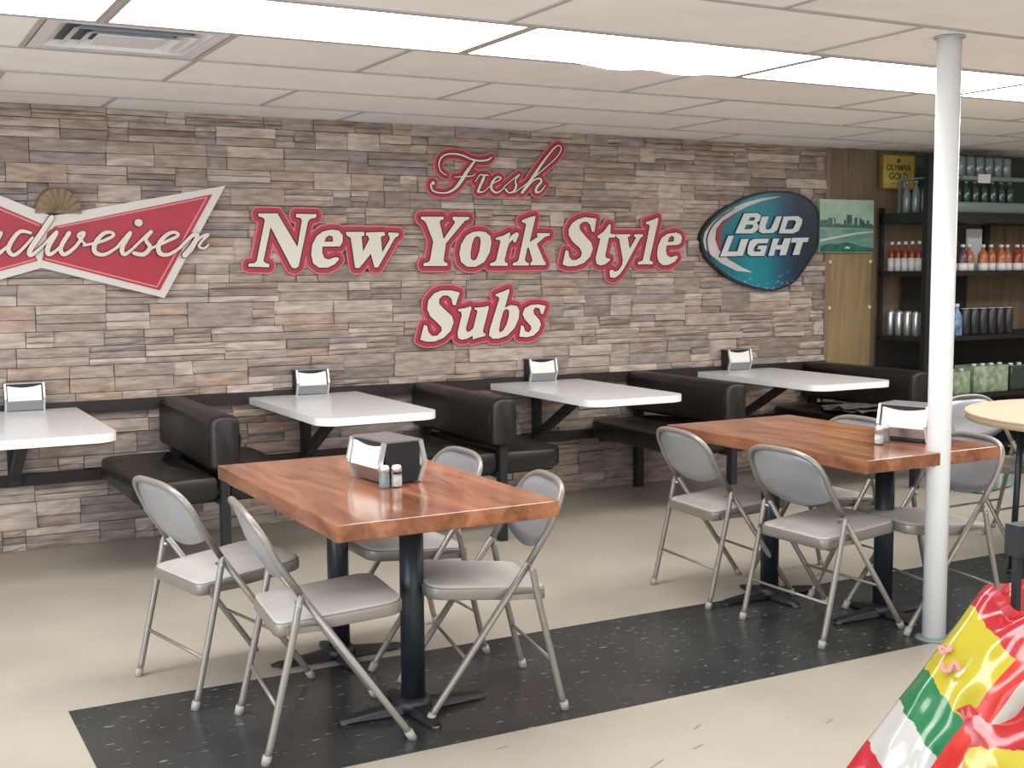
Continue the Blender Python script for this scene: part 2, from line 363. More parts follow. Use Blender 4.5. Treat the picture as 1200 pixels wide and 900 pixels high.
def copy_tree(o, parent=None):
    c = o.copy(); C.objects.link(c)
    if parent: c.parent = parent
    for ch in list(o.children): copy_tree(ch, c)
    return c
def smooth_path(pts, k=5):
    # Catmull-Rom on n-tuples
    if len(pts) < 3: return [tuple(map(float, p)) for p in pts]
    out = []; P = [pts[0]] + list(pts) + [pts[-1]]
    for i in range(1, len(P) - 2):
        p0, p1, p2, p3 = P[i - 1:i + 3]
        for j in range(k):
            t = j / k
            out.append(tuple(.5 * ((2 * b) + (-a + c) * t + (2 * a - 5 * b + 4 * c - d) * t * t + (-a + 3 * b - 3 * c + d) * t ** 3) for a, b, c, d in zip(p0, p1, p2, p3)))
    out.append(tuple(map(float, pts[-1]))); return out
def rrect(x0, x1, y0, y1, r, k=5):
    out = []
    for cx, cy, a in ((x1 - r, y0 + r, -90), (x1 - r, y1 - r, 0), (x0 + r, y1 - r, 90), (x0 + r, y0 + r, 180)):
        for i in range(k + 1):
            t = math.radians(a + 90 * i / k); out.append((cx + r * math.cos(t), cy + r * math.sin(t)))
    return out
H = 2.3688

# ------------------------------------------------------------ structure: floor, walls, ceiling
XL, XR, YF, YB = -3.5, 9.6, -10.5, 0.03
floor = struct(MB().box(XL, XR, YF, YB, -.1, 0).build('floor', M['floor']))
so = struct(MB().box(.5855, XR, -3.558, -2.6544, 0.0, .0015).build('floor_inlay', M['stripe']))
so['label'] = 'black flecked vinyl strip set into the cream floor'
for (x, y, l, a) in ((2.03, -4.02, .09, .45), (2.24, -3.96, .05, .3), (2.05, -4.10, .03, .2), (2.34, -3.83, .05, .5), (1.70, -3.66, .05, .1), (2.75, -4.0, .05, .4)):
    MB().bar((x, y, .0006), (x + l * math.cos(a), y + l * math.sin(a), .0006), .007, .0008).build('scuff_mark', M['scuff'], floor)
wall = struct(MB().box(XL, 6.41, .03, .15, 0, H + .1).build('wall_back', M['stone_base']))
wallr = struct(MB().box(6.41, XR, .03, .15, 0, H + .1).build('wall_back_right', M['woodpanel']))
struct(MB().box(XR, XR + .1, YF, YB, 0, H + .1).build('wall_right', M['woodpanel']))
# left wall with a window opening, front wall with a storefront opening
wl = MB(); wl.box(XL - .1, XL, YF, -8.0, 0, H + .1); wl.box(XL - .1, XL, -3.2, YB, 0, H + .1); wl.box(XL - .1, XL, -8.0, -3.2, 0, .4); wl.box(XL - .1, XL, -8.0, -3.2, 2.25, H + .1)
struct(wl.build('wall_left', M['wallpaint']))
wf = MB(); wf.box(XL, -1.8, YF - .1, YF, 0, H + .1); wf.box(4.8, XR, YF - .1, YF, 0, H + .1); wf.box(-1.8, 4.8, YF - .1, YF, 0, .35); wf.box(-1.8, 4.8, YF - .1, YF, 2.3, H + .1)
struct(wf.build('wall_front', M['wallpaint']))
def window(name, pts0, pts1, axis, n):
    fr = MB(); z0, z1 = pts0[2], pts1[2]
    a0, a1 = (pts0[1], pts1[1]) if axis == 'y' else (pts0[0], pts1[0]); f = pts0[0] if axis == 'y' else pts0[1]
    def bx(u0, u1, za, zb, mb, t=.03):
        if axis == 'y': mb.box(f - t, f + t, u0, u1, za, zb)
        else: mb.box(u0, u1, f - t, f + t, za, zb)
    bx(a0, a1, z0, z0 + .05, fr); bx(a0, a1, z1 - .05, z1, fr)
    for i in range(n + 1):
        u = a0 + (a1 - a0) * i / n; bx(max(a0, u - .025), min(a1, u + .025), z0, z1, fr)
    w_ = struct(fr.build(name, M['windowframe']))
    for i in range(n):
        mb = MB(); bx(a0 + (a1 - a0) * i / n + .025, a0 + (a1 - a0) * (i + 1) / n - .025, z0 + .05, z1 - .05, mb, .004); mb.build('pane', M['pane'], w_)
window('window_1', (XL - .05, -8.0, .4), (XL - .05, -3.2, 2.25), 'y', 3)
window('window_2', (-1.8, YF - .05, .35), (4.8, YF - .05, 2.3), 'x', 4)

# stones
cells = []
z = 0.0; rs = random.Random(11)
while z < H - .02:
    bh = min(rs.uniform(.085, .15), H - z)
    if H - z - bh < .05: bh = H - z
    x = XL - rs.uniform(0, .2)
    while x < 6.41:
        wd = rs.choice([.12, .18, .22, .28, .34, .42]) * rs.uniform(.85, 1.15)
        x1 = min(x + wd, 6.41)
        if 6.41 - x1 < .08: x1 = 6.41
        k = rs.choice([1, 2, 2, 2, 3, 3]) if bh > .1 else rs.choice([1, 2, 2, 3])
        cuts = [0]
        for i in range(1, k): cuts.append(i / k + rs.uniform(-.1, .1) / k)
        cuts.append(1)
        for i in range(k): cells.append((max(x, XL), x1, z + bh * cuts[i], z + bh * cuts[i + 1]))
        x = x1
        if x >= 6.41 - 1e-6: break
    z += bh
def stone_mb(mb, c, mi, rnd):
    x0, x1, z0, z1 = c; g = .0015
    x0 += g; x1 -= g; z0 += g; z1 -= g
    base = rnd.uniform(-.016, .013); n = 2 if (x1 - x0) < .2 else 3
    tilt = rnd.uniform(-.006, .006)
    vs = []
    for j, zz in enumerate((z0, z0 + (z1 - z0) * rnd.uniform(.35, .65), z1)):
        for i in range(n + 1):
            xx = x0 + (x1 - x0) * i / n; ed = (i in (0, n)) or j in (0, 2)
            jx = 0 if i in (0, n) else rnd.uniform(-.2, .2) * (x1 - x0) / n
            vs.append((xx + jx, base + tilt * (j - 1) + rnd.uniform(-.003, .003) + (.003 if ed else -.004), zz))
    w_ = n + 1; fs = []
    for j in range(2):
        for i in range(n): a = j * w_ + i; fs.append((a, a + 1, a + w_ + 1, a + w_))
    b = len(vs); rim = list(range(w_)) + [2 * w_ - 1, 3 * w_ - 1] + list(range(3 * w_ - 2, 2 * w_ - 1, -1)) + [w_]
    for i in rim: vs.append((vs[i][0], .03, vs[i][2]))
    for k in range(len(rim)):
        k2 = (k + 1) % len(rim); fs.append((rim[k], b + k, b + k2, rim[k2]))
    mb.add(vs, fs, mi)
def vis_area(c):
    xm = (c[0] + c[1]) / 2; zm = (c[2] + c[3]) / 2
    if xm < .68 or xm > 6.4: return 0
    return (c[1] - c[0]) * (c[3] - c[2]) * (1 if zm > .85 else .4) / (1 + .1 * xm)
order = sorted(range(len(cells)), key=lambda i: -vis_area(cells[i]))
single = set(order[:298])
stm = [M['stone%d' % i] for i in range(8)]
rest = MB(); rnd = random.Random(5)
for i, c in enumerate(cells):
    mi = rnd.randrange(8)
    if i in single:
        mb = MB(); stone_mb(mb, c, 0, rnd); mb.build('stone', stm[mi], wall)
    else: stone_mb(rest, c, mi, rnd)
o = rest.build('small_stones', stm, wall); o['kind'] = 'stuff'

# ceiling: plenum slab, lay-in tiles, grid, lights, vent
ceil = struct(MB().box(XL, XR, YF, YB, H + .03, H + .1).build('ceiling', M['ceiling']))
Y0, DY = .4614, .6335
rows = [(0.03, -Y0)]
while rows[-1][1] > YF + .05: rows.append((rows[-1][1], max(rows[-1][1] - DY, YF)))
phase = {0: (1.243, 1.337), 1: (1.98, 1.335), 2: (1.327, 1.395), 3: (2.03, 1.41), 4: (2.24, 1.41), 5: (2.12, 1.40), 6: (2.84, 1.40)}
grid = MB(); rt = random.Random(3)
VENT = (0.640, 1.322)
LIGHTROWS = (4, 9)
for r, (ya, yb) in enumerate(rows):
    ph, sp_ = phase.get(r, (rt.uniform(0, 1.4), 1.39))
    k0 = math.floor((XL - ph) / sp_); xs = [XL]
    while True:
        k0 += 1; x = ph + k0 * sp_
        if x >= XR - .1: break
        if x > XL + .1: xs.append(x)
    xs.append(XR)
    if r == 3:
        xs = [x for x in xs if abs(x - .62) > .1] + list(VENT); xs.sort()
    if r != 0: grid.box(XL, XR, ya - .011, ya + .011, H - .004, H + .002)
    for a, b in zip(xs[:-1], xs[1:]):
        if a > XL + .01: grid.box(a - .010, a + .010, yb + .011, ya - .011 if r else ya, H - .004, H + .002)
        if r == 3 and abs(a - VENT[0]) < .01: continue
        if r in LIGHTROWS and b - a > .5: continue
        t = MB().box(a + .011, b - .011, yb + .012, ya - .012, H + rt.uniform(-.001, .002), H + .012).build('ceiling_tile', M['tile2'] if rt.random() < .35 else M['tile'], ceil)
    if r in LIGHTROWS:
        for a, b in zip(xs[:-1], xs[1:]):
            if b - a < .5: continue
            near = a < 7.5 and b > .2 and r == 4
            cx, cy = (a + b) / 2, (ya + yb) / 2; hw = (b - a) / 2 - .012; hd = (ya - yb) / 2 - .013
            names = {0: 'lit ceiling panel crossing the top left corner of the photo', 1: 'second lit ceiling panel from the left, above the air vent', 2: 'third lit ceiling panel from the left, its lens sagging over the lettering',
                     3: 'fourth lit ceiling panel from the left, ending before the white pole', 4: 'lit ceiling panel passing behind the top of the white pole'}
            lab = names.get(int(round((a - .83) / 1.41)) + 0, 'lit ceiling panel of the front strip beyond the frame') if r == 4 else 'lit ceiling panel of the strip behind the camera'
            t = thing('ceiling_light', lab, 'ceiling light', (cx, cy, H), 0, 'fluorescent ceiling panels')
            fr = MB()
            fr.box(-hw, hw, -hd, -hd + .012, -.004, .025); fr.box(-hw, hw, hd - .012, hd, -.004, .025); fr.box(-hw, -hw + .012, -hd + .012, hd - .012, -.004, .025); fr.box(hw - .012, hw, -hd + .012, hd - .012, -.004, .025)
            fr.build('frame', M['tbar'], t)
            d = MB(); nx = 16; vs = []; fs = []
            sag = r == 4 and abs(a - 2.24) < .1
            for j in range(5):
                for i in range(nx + 1):
                    u = i / nx; v = j / 4; s_ = 0
                    if sag: s_ = -.018 * (math.exp(-((u - .52) / .09) ** 2) + .9 * math.exp(-((u - .78) / .09) ** 2)) * (.3 + .7 * v)
                    vs.append((-hw + .012 + (2 * hw - .024) * u, -hd + .012 + (2 * hd - .024) * v, -.002 + s_))
            for j in range(4):
                for i in range(nx): q = j * (nx + 1) + i; fs.append((q, q + nx + 1, q + nx + 2, q + 1))
            d.add(vs, fs, 0, True); d.build('diffuser', M['diffuser'], t)
g = grid.build('trim_1', M['tbar']); struct(g)
vc = thing('ceiling_vent', 'square stepped metal air vent set into the ceiling at top left', 'air vent', ((VENT[0] + VENT[1]) / 2, (rows[3][0] + rows[3][1]) / 2, H))
def sqring(mb, a0, a1, z0, z1):
    P = lambda a, z: [(-a, -a * .92, z), (a, -a * .92, z), (a, a * .92, z), (-a, a * .92, z)]
    mb.add(P(a0, z0) + P(a1, z1), [(i, i + 4, (i + 1) % 4 + 4, (i + 1) % 4) for i in range(4)])
hv = .325
v0 = MB(); sqring(v0, hv, hv - .05, -.001, -.001); v0.build('frame', M['vent'], vc)
for k, (a0, a1, z0, z1) in enumerate(((hv - .05, hv - .09, .0, .022), (hv - .10, hv - .145, -.008, .018), (hv - .155, hv - .20, -.012, .014))):
    m_ = MB(); sqring(m_, a0, a1, z0, z1); m_.build('louver', M['vent'], vc)
MB().box(-.12, .12, -.11, .11, -.008, .0).build('centre_plate', M['vent'], vc)
MB().box(-hv + .01, hv - .01, -hv * .92 + .01, hv * .92 - .01, .022, .028).build('plenum', M['ventdark'], vc)

# ------------------------------------------------------------ wall rails
def side_rail(z0, z1, name, label):
    o = MB().box(-1.0, 6.4, -.045, .028, z0, z1).build(name, M['rail']); return tag(o, label, 'rail')
side_rail(.762 - .035, .80 - .01, 'wall_rail', 'dark brown upper rail along the stone wall at table height')
side_rail(.355, .415, 'wall_rail', 'dark brown lower rail along the stone wall at seat height')
MB().box(6.405, 6.44, -.012, .03, 0, H).build('trim_2', M['trim'])['kind'] = 'structure'

# ------------------------------------------------------------ booth tables
def booth_table(x, label):
    t = thing('booth_table', label, 'table', (x, 0, 0), 0, 'white booth tables along the stone wall')
    hw = .33
    out = [(-hw, -.05), (-hw, -1.14)]
    r = .11; k = 7; out = []
    for cx, cy, a in ((hw - r, -1.26 + r, -90), (-hw + r, -1.26 + r, 180)):
        for i in range(k + 1):
            th = math.radians(a + 90 * i / k); out.append((cx + r * math.cos(th), cy + r * math.sin(th)))
    first, second = out[:k + 1], out[k + 1:]
    loop = second + first + [(hw, -.046), (-hw, -.046)]
    MB().slab(loop, .7585, .762, .0005, smooth=False).build('tabletop', M['lam'], t)
    MB().slab(loop, .722, .7585, .002, smooth=False).build('edge_band', M['lamedge'], t)
    b = MB(); b.box(-.03, .03, -.075, -.046, .36, .722); b.build('wall_post', M['black'], t)
    MB().bar((0, -.09, .42), (0, -.62, .715), .05, .045).build('brace', M['black'], t)
    MB().box(-.03, .03, -.85, -.06, .700, .722).build('support_arm', M['black'], t)
    return t
BX = [.72, 2.33, 3.90, 5.54]
for x, lab in zip(BX, ['white laminate booth table cut off by the left edge of the photo', 'white laminate booth table between the first and second black benches',
                       'white laminate booth table below the end of the word Subs', 'white laminate booth table below the blue oval sign']):
    booth_table(x, lab)

# ------------------------------------------------------------ booth benches
def booth_bench(x, label):
    t = thing('booth_bench', label, 'bench', (x, 0, 0), 0, 'dark vinyl double booth benches')
    for s in (-1, 1):
        a, b = (-.42, -.03) if s < 0 else (.03, .42)
        r = .13; loop = []
        c = [((b - .01, -1.08 + .01), -90, .01), ((b - .01, -.06 - .01), 0, .01), ((a + r, -.06 - r), 90, r), ((a + r, -1.08 + r), 180, r)] if s < 0 else \
            [((b - r, -1.08 + r), -90, r), ((b - r, -.06 - r), 0, r), ((a + .01, -.07), 90, .01), ((a + .01, -1.07), 180, .01)]
        for (cx, cy), an, rr in c:
            for i in range(7):
                th = math.radians(an + 90 * i / 6); loop.append((cx + rr * math.cos(th), cy + rr * math.sin(th)))
        MB().slab(loop, .375, .488, .018, dome=.012).build('seat', M['vinyl'], t)
    # backrest: cushion with rounded top and rolled front end
    rings = []
    for y, k in ((-1.135, .45), (-1.13, .75), (-1.115, .93), (-1.09, 1), (-.6, 1), (-.05, 1)):
        hw = .078 * k; z0 = .535 + .03 * (1 - k); z1 = .795 - .03 * (1 - k); r_ = .05 * k
        loop = []
        for cx, cz, an, rr in ((hw - .02 * k, z0 + .02 * k, -90, .02 * k), (hw - r_, z1 - r_, 0, r_), (-hw + r_, z1 - r_, 90, r_), (-hw + .02 * k, z0 + .02 * k, 180, .02 * k)):
            for i in range(5):
                th = math.radians(an + 90 * i / 4); loop.append((cx + rr * math.cos(th), y, cz + rr * math.sin(th)))
        rings.append(loop)
    MB().rings(rings).build('backrest', M['vinyl'], t)
    MB().tube([(-.076, -1.085, .56), (-.082, -1.095, .68), (-.055, -1.095, .78), (0, -1.095, .796), (.055, -1.095, .78), (.082, -1.095, .68), (.076, -1.085, .56)], .004, 6).build('piping', M['vinyl'], t)
    MB().box(-.022, .022, -1.105, -1.055, 0, .56).build('front_post', M['black'], t)
    MB().box(-.028, .028, -.10, -.05, 0, .56).build('leg', M['black'], t)
    MB().box(-.016, .016, -1.055, -.10, .345, .375).build('frame_rail', M['black'], t)
    for y_ in (-.98, -.2): MB().box(-.38, .38, y_, y_ + .03, .35, .375).build('cross_bar', M['black'], t)
    return t
for x, lab in zip([1.565, 3.10, 4.69, 6.24], ['dark vinyl double booth bench nearest the bowtie sign', 'dark vinyl double booth bench, second from the left, between two white tables',
          'dark vinyl double booth bench half hidden behind the right hand wooden table', 'dark vinyl booth bench at the end of the stone wall, papers on its seat']):
    booth_bench(x, lab)

# ------------------------------------------------------------ napkin dispensers
def dispenser(label, loc, rz, wd, dp, ht, double, group):
    t = thing('napkin_dispenser', label, 'napkin dispenser', loc, rz, group)
    hw, hd = wd / 2, dp / 2
    body = MB(); body.box(-hw + .006, hw - .006, -hd + .012, hd - .006, .004, ht - .006); body.build('housing', M['blackplastic'], t)
    MB().box(-hw, hw, -hd + .006, hd, ht - .006, ht).build('top_plate', M['steel'], t)
    for s in ((-1, 1) if double else (-1,)):
        # side frames lean inwards at the foot
        for sx in (-1, 1):
            q = MB()
            q.bar((sx * (hw - .005), s * (hd - .004), ht - .004), (sx * (hw - .005), s * (hd + .014), ht * .45), .010, .016)
            q.bar((sx * (hw - .005), s * (hd + .014), ht * .45), (sx * (hw - .005), s * (hd - .010), .004), .010, .016)
            q.build('face_frame', M['chrome'], t)
        pl = MB(); zs = ht * .38
        pl.add([(-hw + .008, s * (hd + .012), zs), (hw - .008, s * (hd + .012), zs), (hw - .008, s * (hd - .012), .004), (-hw + .008, s * (hd - .012), .004)], [(0, 1, 2, 3), (3, 2, 1, 0)][:1])
        pl.add([(-hw + .008, s * (hd + .010), zs), (hw - .008, s * (hd + .010), zs), (hw - .008, s * (hd - .016), .004), (-hw + .008, s * (hd - .016), .004)], [(3, 2, 1, 0)])
        pl.build('face_plate', M['steel'], t)
        n = MB(); hn = hw - .016; z1 = ht - .014; pts = []
        loop = [(-hn, zs - .002), (hn, zs - .002)] + [(hn * (1 - 2 * i / 8), z1 - .012 * math.sin(PI * i / 8)) for i in range(9)]
        ya, yb = s * (hd + .011), s * (hd - .004)
        vs = [(x, ya + (yb - ya) * (zz - zs) / (z1 - zs), zz) for x, zz in loop]; k = len(vs)
        vs += [(x, y - s * .012, zz) for x, y, zz in vs]
        fs = [tuple(range(k)), tuple(reversed(range(k, 2 * k)))] + [(i, i + k, (i + 1) % k + k, (i + 1) % k) for i in range(k)]
        n.add(vs, fs); n.build('napkin_stack', M['napkin'], t)
    return t
G1 = 'napkin dispensers on the white booth tables'
for x, lab in zip([.785, 2.365, 3.925, 5.535], ['chrome napkin dispenser on the white table at the left edge', 'chrome napkin dispenser on the white table between the first two benches',
                  'chrome napkin dispenser on the white table below the word Subs', 'chrome napkin dispenser on the white table below the blue oval sign']):
    dispenser(lab, (x, -.055, .762), 0, .20, .095, .15, False, G1)
G2 = 'napkin dispensers on the wooden tables'
dispenser('black sided chrome napkin dispenser on the left wooden table', (1.622, -3.005, .762), -PI / 2 + .12, .235, .15, .15, True, G2)
dispenser('black sided chrome napkin dispenser beside the white pole', (3.915, -3.235, .762), PI / 2 + .30, .22, .15, .155, True, G2)

# ------------------------------------------------------------ shakers
def shaker(label, loc, fill, group='glass shakers on the wooden tables'):
    t = thing('condiment_shaker', label, 'shaker', loc, random.random(), group)
    MB().lathe([(.017, 0), (.019, .004), (.018, .030), (.0165, .052), (.0165, .056)], 12).build('jar', M['greyglass'] if fill == 'pepper' else M['glass'], t)
    MB().lathe([(.0145, .004), (.0155, .006), (.0145, .042 if fill == 'salt' else .03)], 12).build('contents', M[fill], t)
    MB().lathe([(.0178, .054), (.018, .066), (.014, .075), (.006, .077)], 14).build('lid', M['chrome'], t)
shaker('chrome lidded glass shaker on the left wooden table, left one of the pair', (1.552, -3.155, .762), 'pepper')
shaker('salt shaker on the left wooden table, right one of the pair', (1.592, -3.165, .762), 'salt')
shaker('salt shaker on the right wooden table, left one of the pair', (3.700, -3.265, .762), 'salt')
shaker('chrome lidded glass shaker on the right wooden table, nearest the dispenser', (3.765, -3.235, .762), 'pepper')

# ------------------------------------------------------------ wooden tables
def live_edge(pts, amp, sides, seed, n=14):
    r = random.Random(seed); out = []
    for i in range(len(pts)):
        a = Vector(pts[i]); b = Vector(pts[(i + 1) % len(pts)]); d = (b - a); nrm = Vector((d.y, -d.x)).normalized()
        for k in range(n):
            o = 0 if k == 0 else r.uniform(-1, .3) * amp * sides[i]
            p = a + d * (k / n) - nrm * 0 + nrm * o; out.append((p.x, p.y))
    return out
def wood_table(label, loc, rz, peds, amp, sides, seed):
    t = thing('wooden_table', label, 'table', loc, rz, 'wooden four seat tables')
    hx, hy = .372, .628
    lp = live_edge([(-hx, -hy), (hx, -hy), (hx, hy), (-hx, hy)], amp, sides, seed)
    MB().slab(lp, .710, .762, .0025, smooth=False).build('tabletop', M['wood'], t)
    for (px, py) in peds:
        col = MB().lathe([(.041, .05), (.041, .70)], 20, (px, py, 0)).build('pedestal', M['column'], t)
        b = MB()
        for k in range(4):
            a = PI / 2 * k; dx, dy = math.cos(a), math.sin(a); L = .27 if k % 2 == 0 else .19
            nx, ny = -dy, dx
            R = []
            for s, wd, z1 in ((.02, .040, .040), (.10, .034, .032), (L - .03, .026, .020), (L, .016, .016)):
                R.append([(px + dx * s + nx * wd, py + dy * s + ny * wd, .008), (px + dx * s - nx * wd, py + dy * s - ny * wd, .008), (px + dx * s - nx * wd * .7, py + dy * s - ny * wd * .7, z1), (px + dx * s + nx * wd * .7, py + dy * s + ny * wd * .7, z1)])
            b.rings(R, 0, False)
        b.lathe([(.065, .010), (.062, .038), (.045, .055)], 20, (px, py, 0)); b.build('foot_cross', M['black'], col)
        for k in range(4):
            a = PI / 2 * k; L = .25 if k % 2 == 0 else .175
            MB().lathe([(.014, 0), (.014, .010)], 8, (px + math.cos(a) * L, py + math.sin(a) * L, 0)).build('glide', M['cap'], col)
        MB().box(px - .11, px + .11, py - .11, py + .11, .698, .711).build('top_bracket', M['column'], t)
wood_table('glossy orange brown wooden table nearest the camera on the left', (1.565, -3.024, 0), .006, [(.05, -.20), (.035, .46)], .004, (0, 0, 0, 1), 1)
wood_table('glossy orange brown wooden table with a ragged left edge beside the white pole', (3.705, -2.925, 0), .012, [(.13, -.245), (-.10, .215)], .020, (0, 0, 0, 1), 4)

# ------------------------------------------------------------ folding chairs
def make_chair():
    t = thing('folding_chair', None, None)
    W, WR = .212, .232; r = .0115
    X = lambda s: s
    def front(sy):
        leg = MB().tube([(.465, sy * W, .012), (.445, sy * W, .045), (.12, sy * W, .51)], r, 10).build('leg', M['chair'], t)
        MB().tube([(.472, sy * W, .0), (.455, sy * W, .032)], .0145, 10).build('foot_cap', M['cap'], leg)
    def rear(sy):
        leg = MB().tube([(.0, sy * WR, .012), (.012, sy * WR, .05), (.085, sy * WR, .36), (.112, sy * WR, .49), (.118, sy * WR, .512)], [r, r, r, r, .007], 10).build('leg', M['chair'], t)
        MB().tube([(-.003, sy * WR, 0), (.004, sy * WR, .03)], .0145, 10).build('foot_cap', M['cap'], leg)
        MB().tube([(.110, sy * (W - .014), .485), (.110, sy * (WR + .015), .485)], .006, 8).build('rivet', M['steel'], leg)
    for sy in (-1, 1): front(sy)
    for sy in (-1, 1): rear(sy)
    pts = [(.12, -W, .51), (.062, -W, .60)]
    arch = []
    for i in range(1, 24):
        a = PI * i / 24; c_ = math.cos(a); s_ = math.sin(a)
        y = -W * math.copysign(abs(c_) ** .66, c_); zz = .628 + .137 * s_ ** .62; x = .045 - .048 * ((zz - .628) / .137) - .028 * s_
        arch.append((x, y, zz))
    pts = pts + [(.045, -W, .628)] + arch + [(.045, W, .628), (.062, W, .60), (.12, W, .51)]
    bf = MB().tube(pts, r, 10).build('back_frame', M['chair'], t)
    # pressed panel filling the hoop
    q = MB(); NX, NZ = 14, 6; vs = []; hp = arch
    def hoop(y):
        for a, b in zip(hp[:-1], hp[1:]):
            if a[1] <= y <= b[1]:
                k = (y - a[1]) / max(1e-6, b[1] - a[1]); return a[0] + (b[0] - a[0]) * k, a[2] + (b[2] - a[2]) * k
        return hp[0][0], hp[0][2]
    for i in range(NX + 1):
        u = -1 + 2 * i / NX; y = u * (W - .012); x1, z1 = hoop(max(-.2, min(.2, y))); z1 -= .006
        z0 = .575 - .045 * (1 - u * u); 
        for j in range(NZ + 1):
            v = j / NZ; zz = z0 + (z1 - z0) * v
            xb = .12 - (.12 - .045) * (zz - .51) / .118 if zz < .628 else .045 - .048 * (zz - .628) / .137
            xx = xb - .028 * (1 - u * u) - .004
            vs.append((xx, y, zz))
    fs = [(i * (NZ + 1) + j, (i + 1) * (NZ + 1) + j, (i + 1) * (NZ + 1) + j + 1, i * (NZ + 1) + j + 1) for i in range(NX) for j in range(NZ)]
    n = len(vs); vs2 = vs + [(x - .004, y, z) for x, y, z in vs]
    fs2 = fs + [tuple(k + n for k in reversed(f)) for f in fs]
    rim = [i * (NZ + 1) for i in range(NX + 1)] + [NX * (NZ + 1) + j for j in range(1, NZ + 1)] + [i * (NZ + 1) + NZ for i in range(NX - 1, -1, -1)] + [j for j in range(NZ - 1, 0, -1)]
    for k in range(len(rim)):
        a, b = rim[k], rim[(k + 1) % len(rim)]; fs2.append((a, a + n, b + n, b))
    q.add(vs2, fs2, 0, True); q.build('backrest', M['panel'], t)
    # seat: pressed pan and padded top, slightly lower at the back
    def seat_out(x0, x1, hf, hb, rr=.06, k=5):
        out = []
        for cx, cy, a in ((x0 + rr * .6, -hb + rr * .6, 180), (x1 - rr, -hf + rr, -90), (x1 - rr, hf - rr, 0), (x0 + rr * .6, hb - rr * .6, 90)):
            R_ = rr * .6 if a in (180, 90) else rr
            for i in range(k + 1):
                th = math.radians(a + 90 * i / k); out.append((cx + R_ * math.cos(th), cy + R_ * math.sin(th)))
        return out
    def tilt(o):
        for v in o.data.vertices: v.co.z += (v.co.x - .25) * .085
        return o
    tilt(MB().slab(seat_out(.045, .462, .198, .190), .392, .430, .003).build('seat_pan', M['chair'], t))
    tilt(MB().slab(seat_out(.050, .457, .193, .185), .428, .440, .006, dome=.016).build('seat_pad', M['pad'], t))
    MB().tube([(.040, -WR, .17), (.040, WR, .17)], .0062, 8).build('stretcher', M['chair'], t)
    MB().tube([(.335, -W, .20), (.335, W, .20)], .0062, 8).build('stretcher', M['chair'], t)
    for sy in (-1, 1):
        MB().bar((.075, sy * (WR - .010), .40), (.20, sy * (W - .012), .395), .004, .018).build('hinge_link', M['chair'], t)
    return t
ch0 = make_chair()
CH = [((.921, -2.626), 12, 'grey folding chair left of the left wooden table, the one nearer the wall'),
      ((1.064, -3.197), -6, 'grey folding chair left of the left wooden table, nearest the camera'),
      ((2.115, -2.56), 180, 'grey folding chair right of the left wooden table, nearer the wall, half hidden'),
      ((2.112, -3.24), 169, 'grey folding chair right of the left wooden table, nearer the camera, seen side-on'),
      ((3.26, -2.50), -4, 'grey folding chair left of the right wooden table, the one nearer the wall'),
      ((3.28, -3.163), 2, 'grey folding chair left of the right wooden table, nearer the camera, seen from behind'),
      ((4.225, -2.60), 180, 'grey folding chair mostly hidden behind the right wooden table, left of its dispenser'),
      ((4.20, -3.30), 171, 'grey folding chair at the right wooden table, crossed by the white pole'),
      ((5.46, -2.20), -88, 'grey folding chair at the round tan table, its back behind the tabletop')]
for i, ((x, y), a, lab) in enumerate(CH):
    c = ch0 if i == 0 else copy_tree(ch0)
    c.location = (x, y, 0); c.rotation_euler = (0, 0, math.radians(a))
    tag(c, lab, 'chair', 'grey padded folding chairs')

# ------------------------------------------------------------ white pole
t = thing('support_pole', 'white round steel support pole from floor to ceiling', 'pole', (3.769, -3.517, 0))
MB().lathe([(.046, .0), (.046, H)], 28).build('shaft', M['pole'], t)
MB().lathe([(.060, H - .006), (.058, H - .001), (.047, H)], 28).build('ceiling_ring', M['tbar'], t)
MB().lathe([(.075, .0015), (.070, .008), (.047, .012)], 28).build('floor_ring', M['greyglass'], t)

# ------------------------------------------------------------ tan round table at right
t = thing('round_table', 'tan topped round table on dark metal legs at the right edge', 'table', (5.45, -3.10, 0))
lp = [(.70 * math.cos(2 * PI * i / 48), .70 * math.sin(2 * PI * i / 48)) for i in range(48)]
MB().slab(lp, .752, .764, .003, smooth=False).build('tabletop', M['tan'], t)
MB().slab([(x_ * .995, y_ * .995) for x_, y_ in lp], .722, .753, .003).build('edge_band', M['tanedge'], t)
for a in (165, 75, -15, -105):
    ca, sa = math.cos(math.radians(a)), math.sin(math.radians(a))
    l = MB().tube([(.56 * ca, .56 * sa, .015), (.53 * ca, .53 * sa, .725)], .015, 12).build('leg', M['column'], t)
    MB().lathe([(.02, 0), (.018, .02)], 12, (.56 * ca, .56 * sa, 0)).build('foot_cap', M['blackplastic'], l)
MB().tube([(.53 * math.cos(math.radians(a)), .53 * math.sin(math.radians(a)), .705) for a in range(-15, 345, 15)], .010, 8, closed=True).build('apron_ring', M['black'], t)

# ------------------------------------------------------------ panelling and shelving at right
def board(x0, x1, z0, z1, y, m='woodpanel'):
    return MB().box(x0 + .002, x1 - .002, y, .03, z0, z1).build('board', M[m], wallr)
x = 6.44; rb = random.Random(9)
while x < XR - .02:
    wd = min(rb.choice([.10, .125, .16, .2]), XR - x); 
    if XR - x - wd < .06: wd = XR - x
    board(x, x + wd, 0, H - .002, .016 + rb.uniform(0, .003)); x += wd
t = thing('plywood_panel', 'tan plywood panel screwed to the wall between stone and black shelves', 'panel', (6.66, .015, 0))
MB().box(-.215, .225, -.012, 0, .42, 1.60).build('sheet', M['plywood'], t)
for sx in (-.20, .21):
    for z in (1.525, 1.18):
        MB().tube([(sx, -.012, z), (sx, -.022, z)], [.016, .012], 10).build('screw_cap', M['ivory'], t)

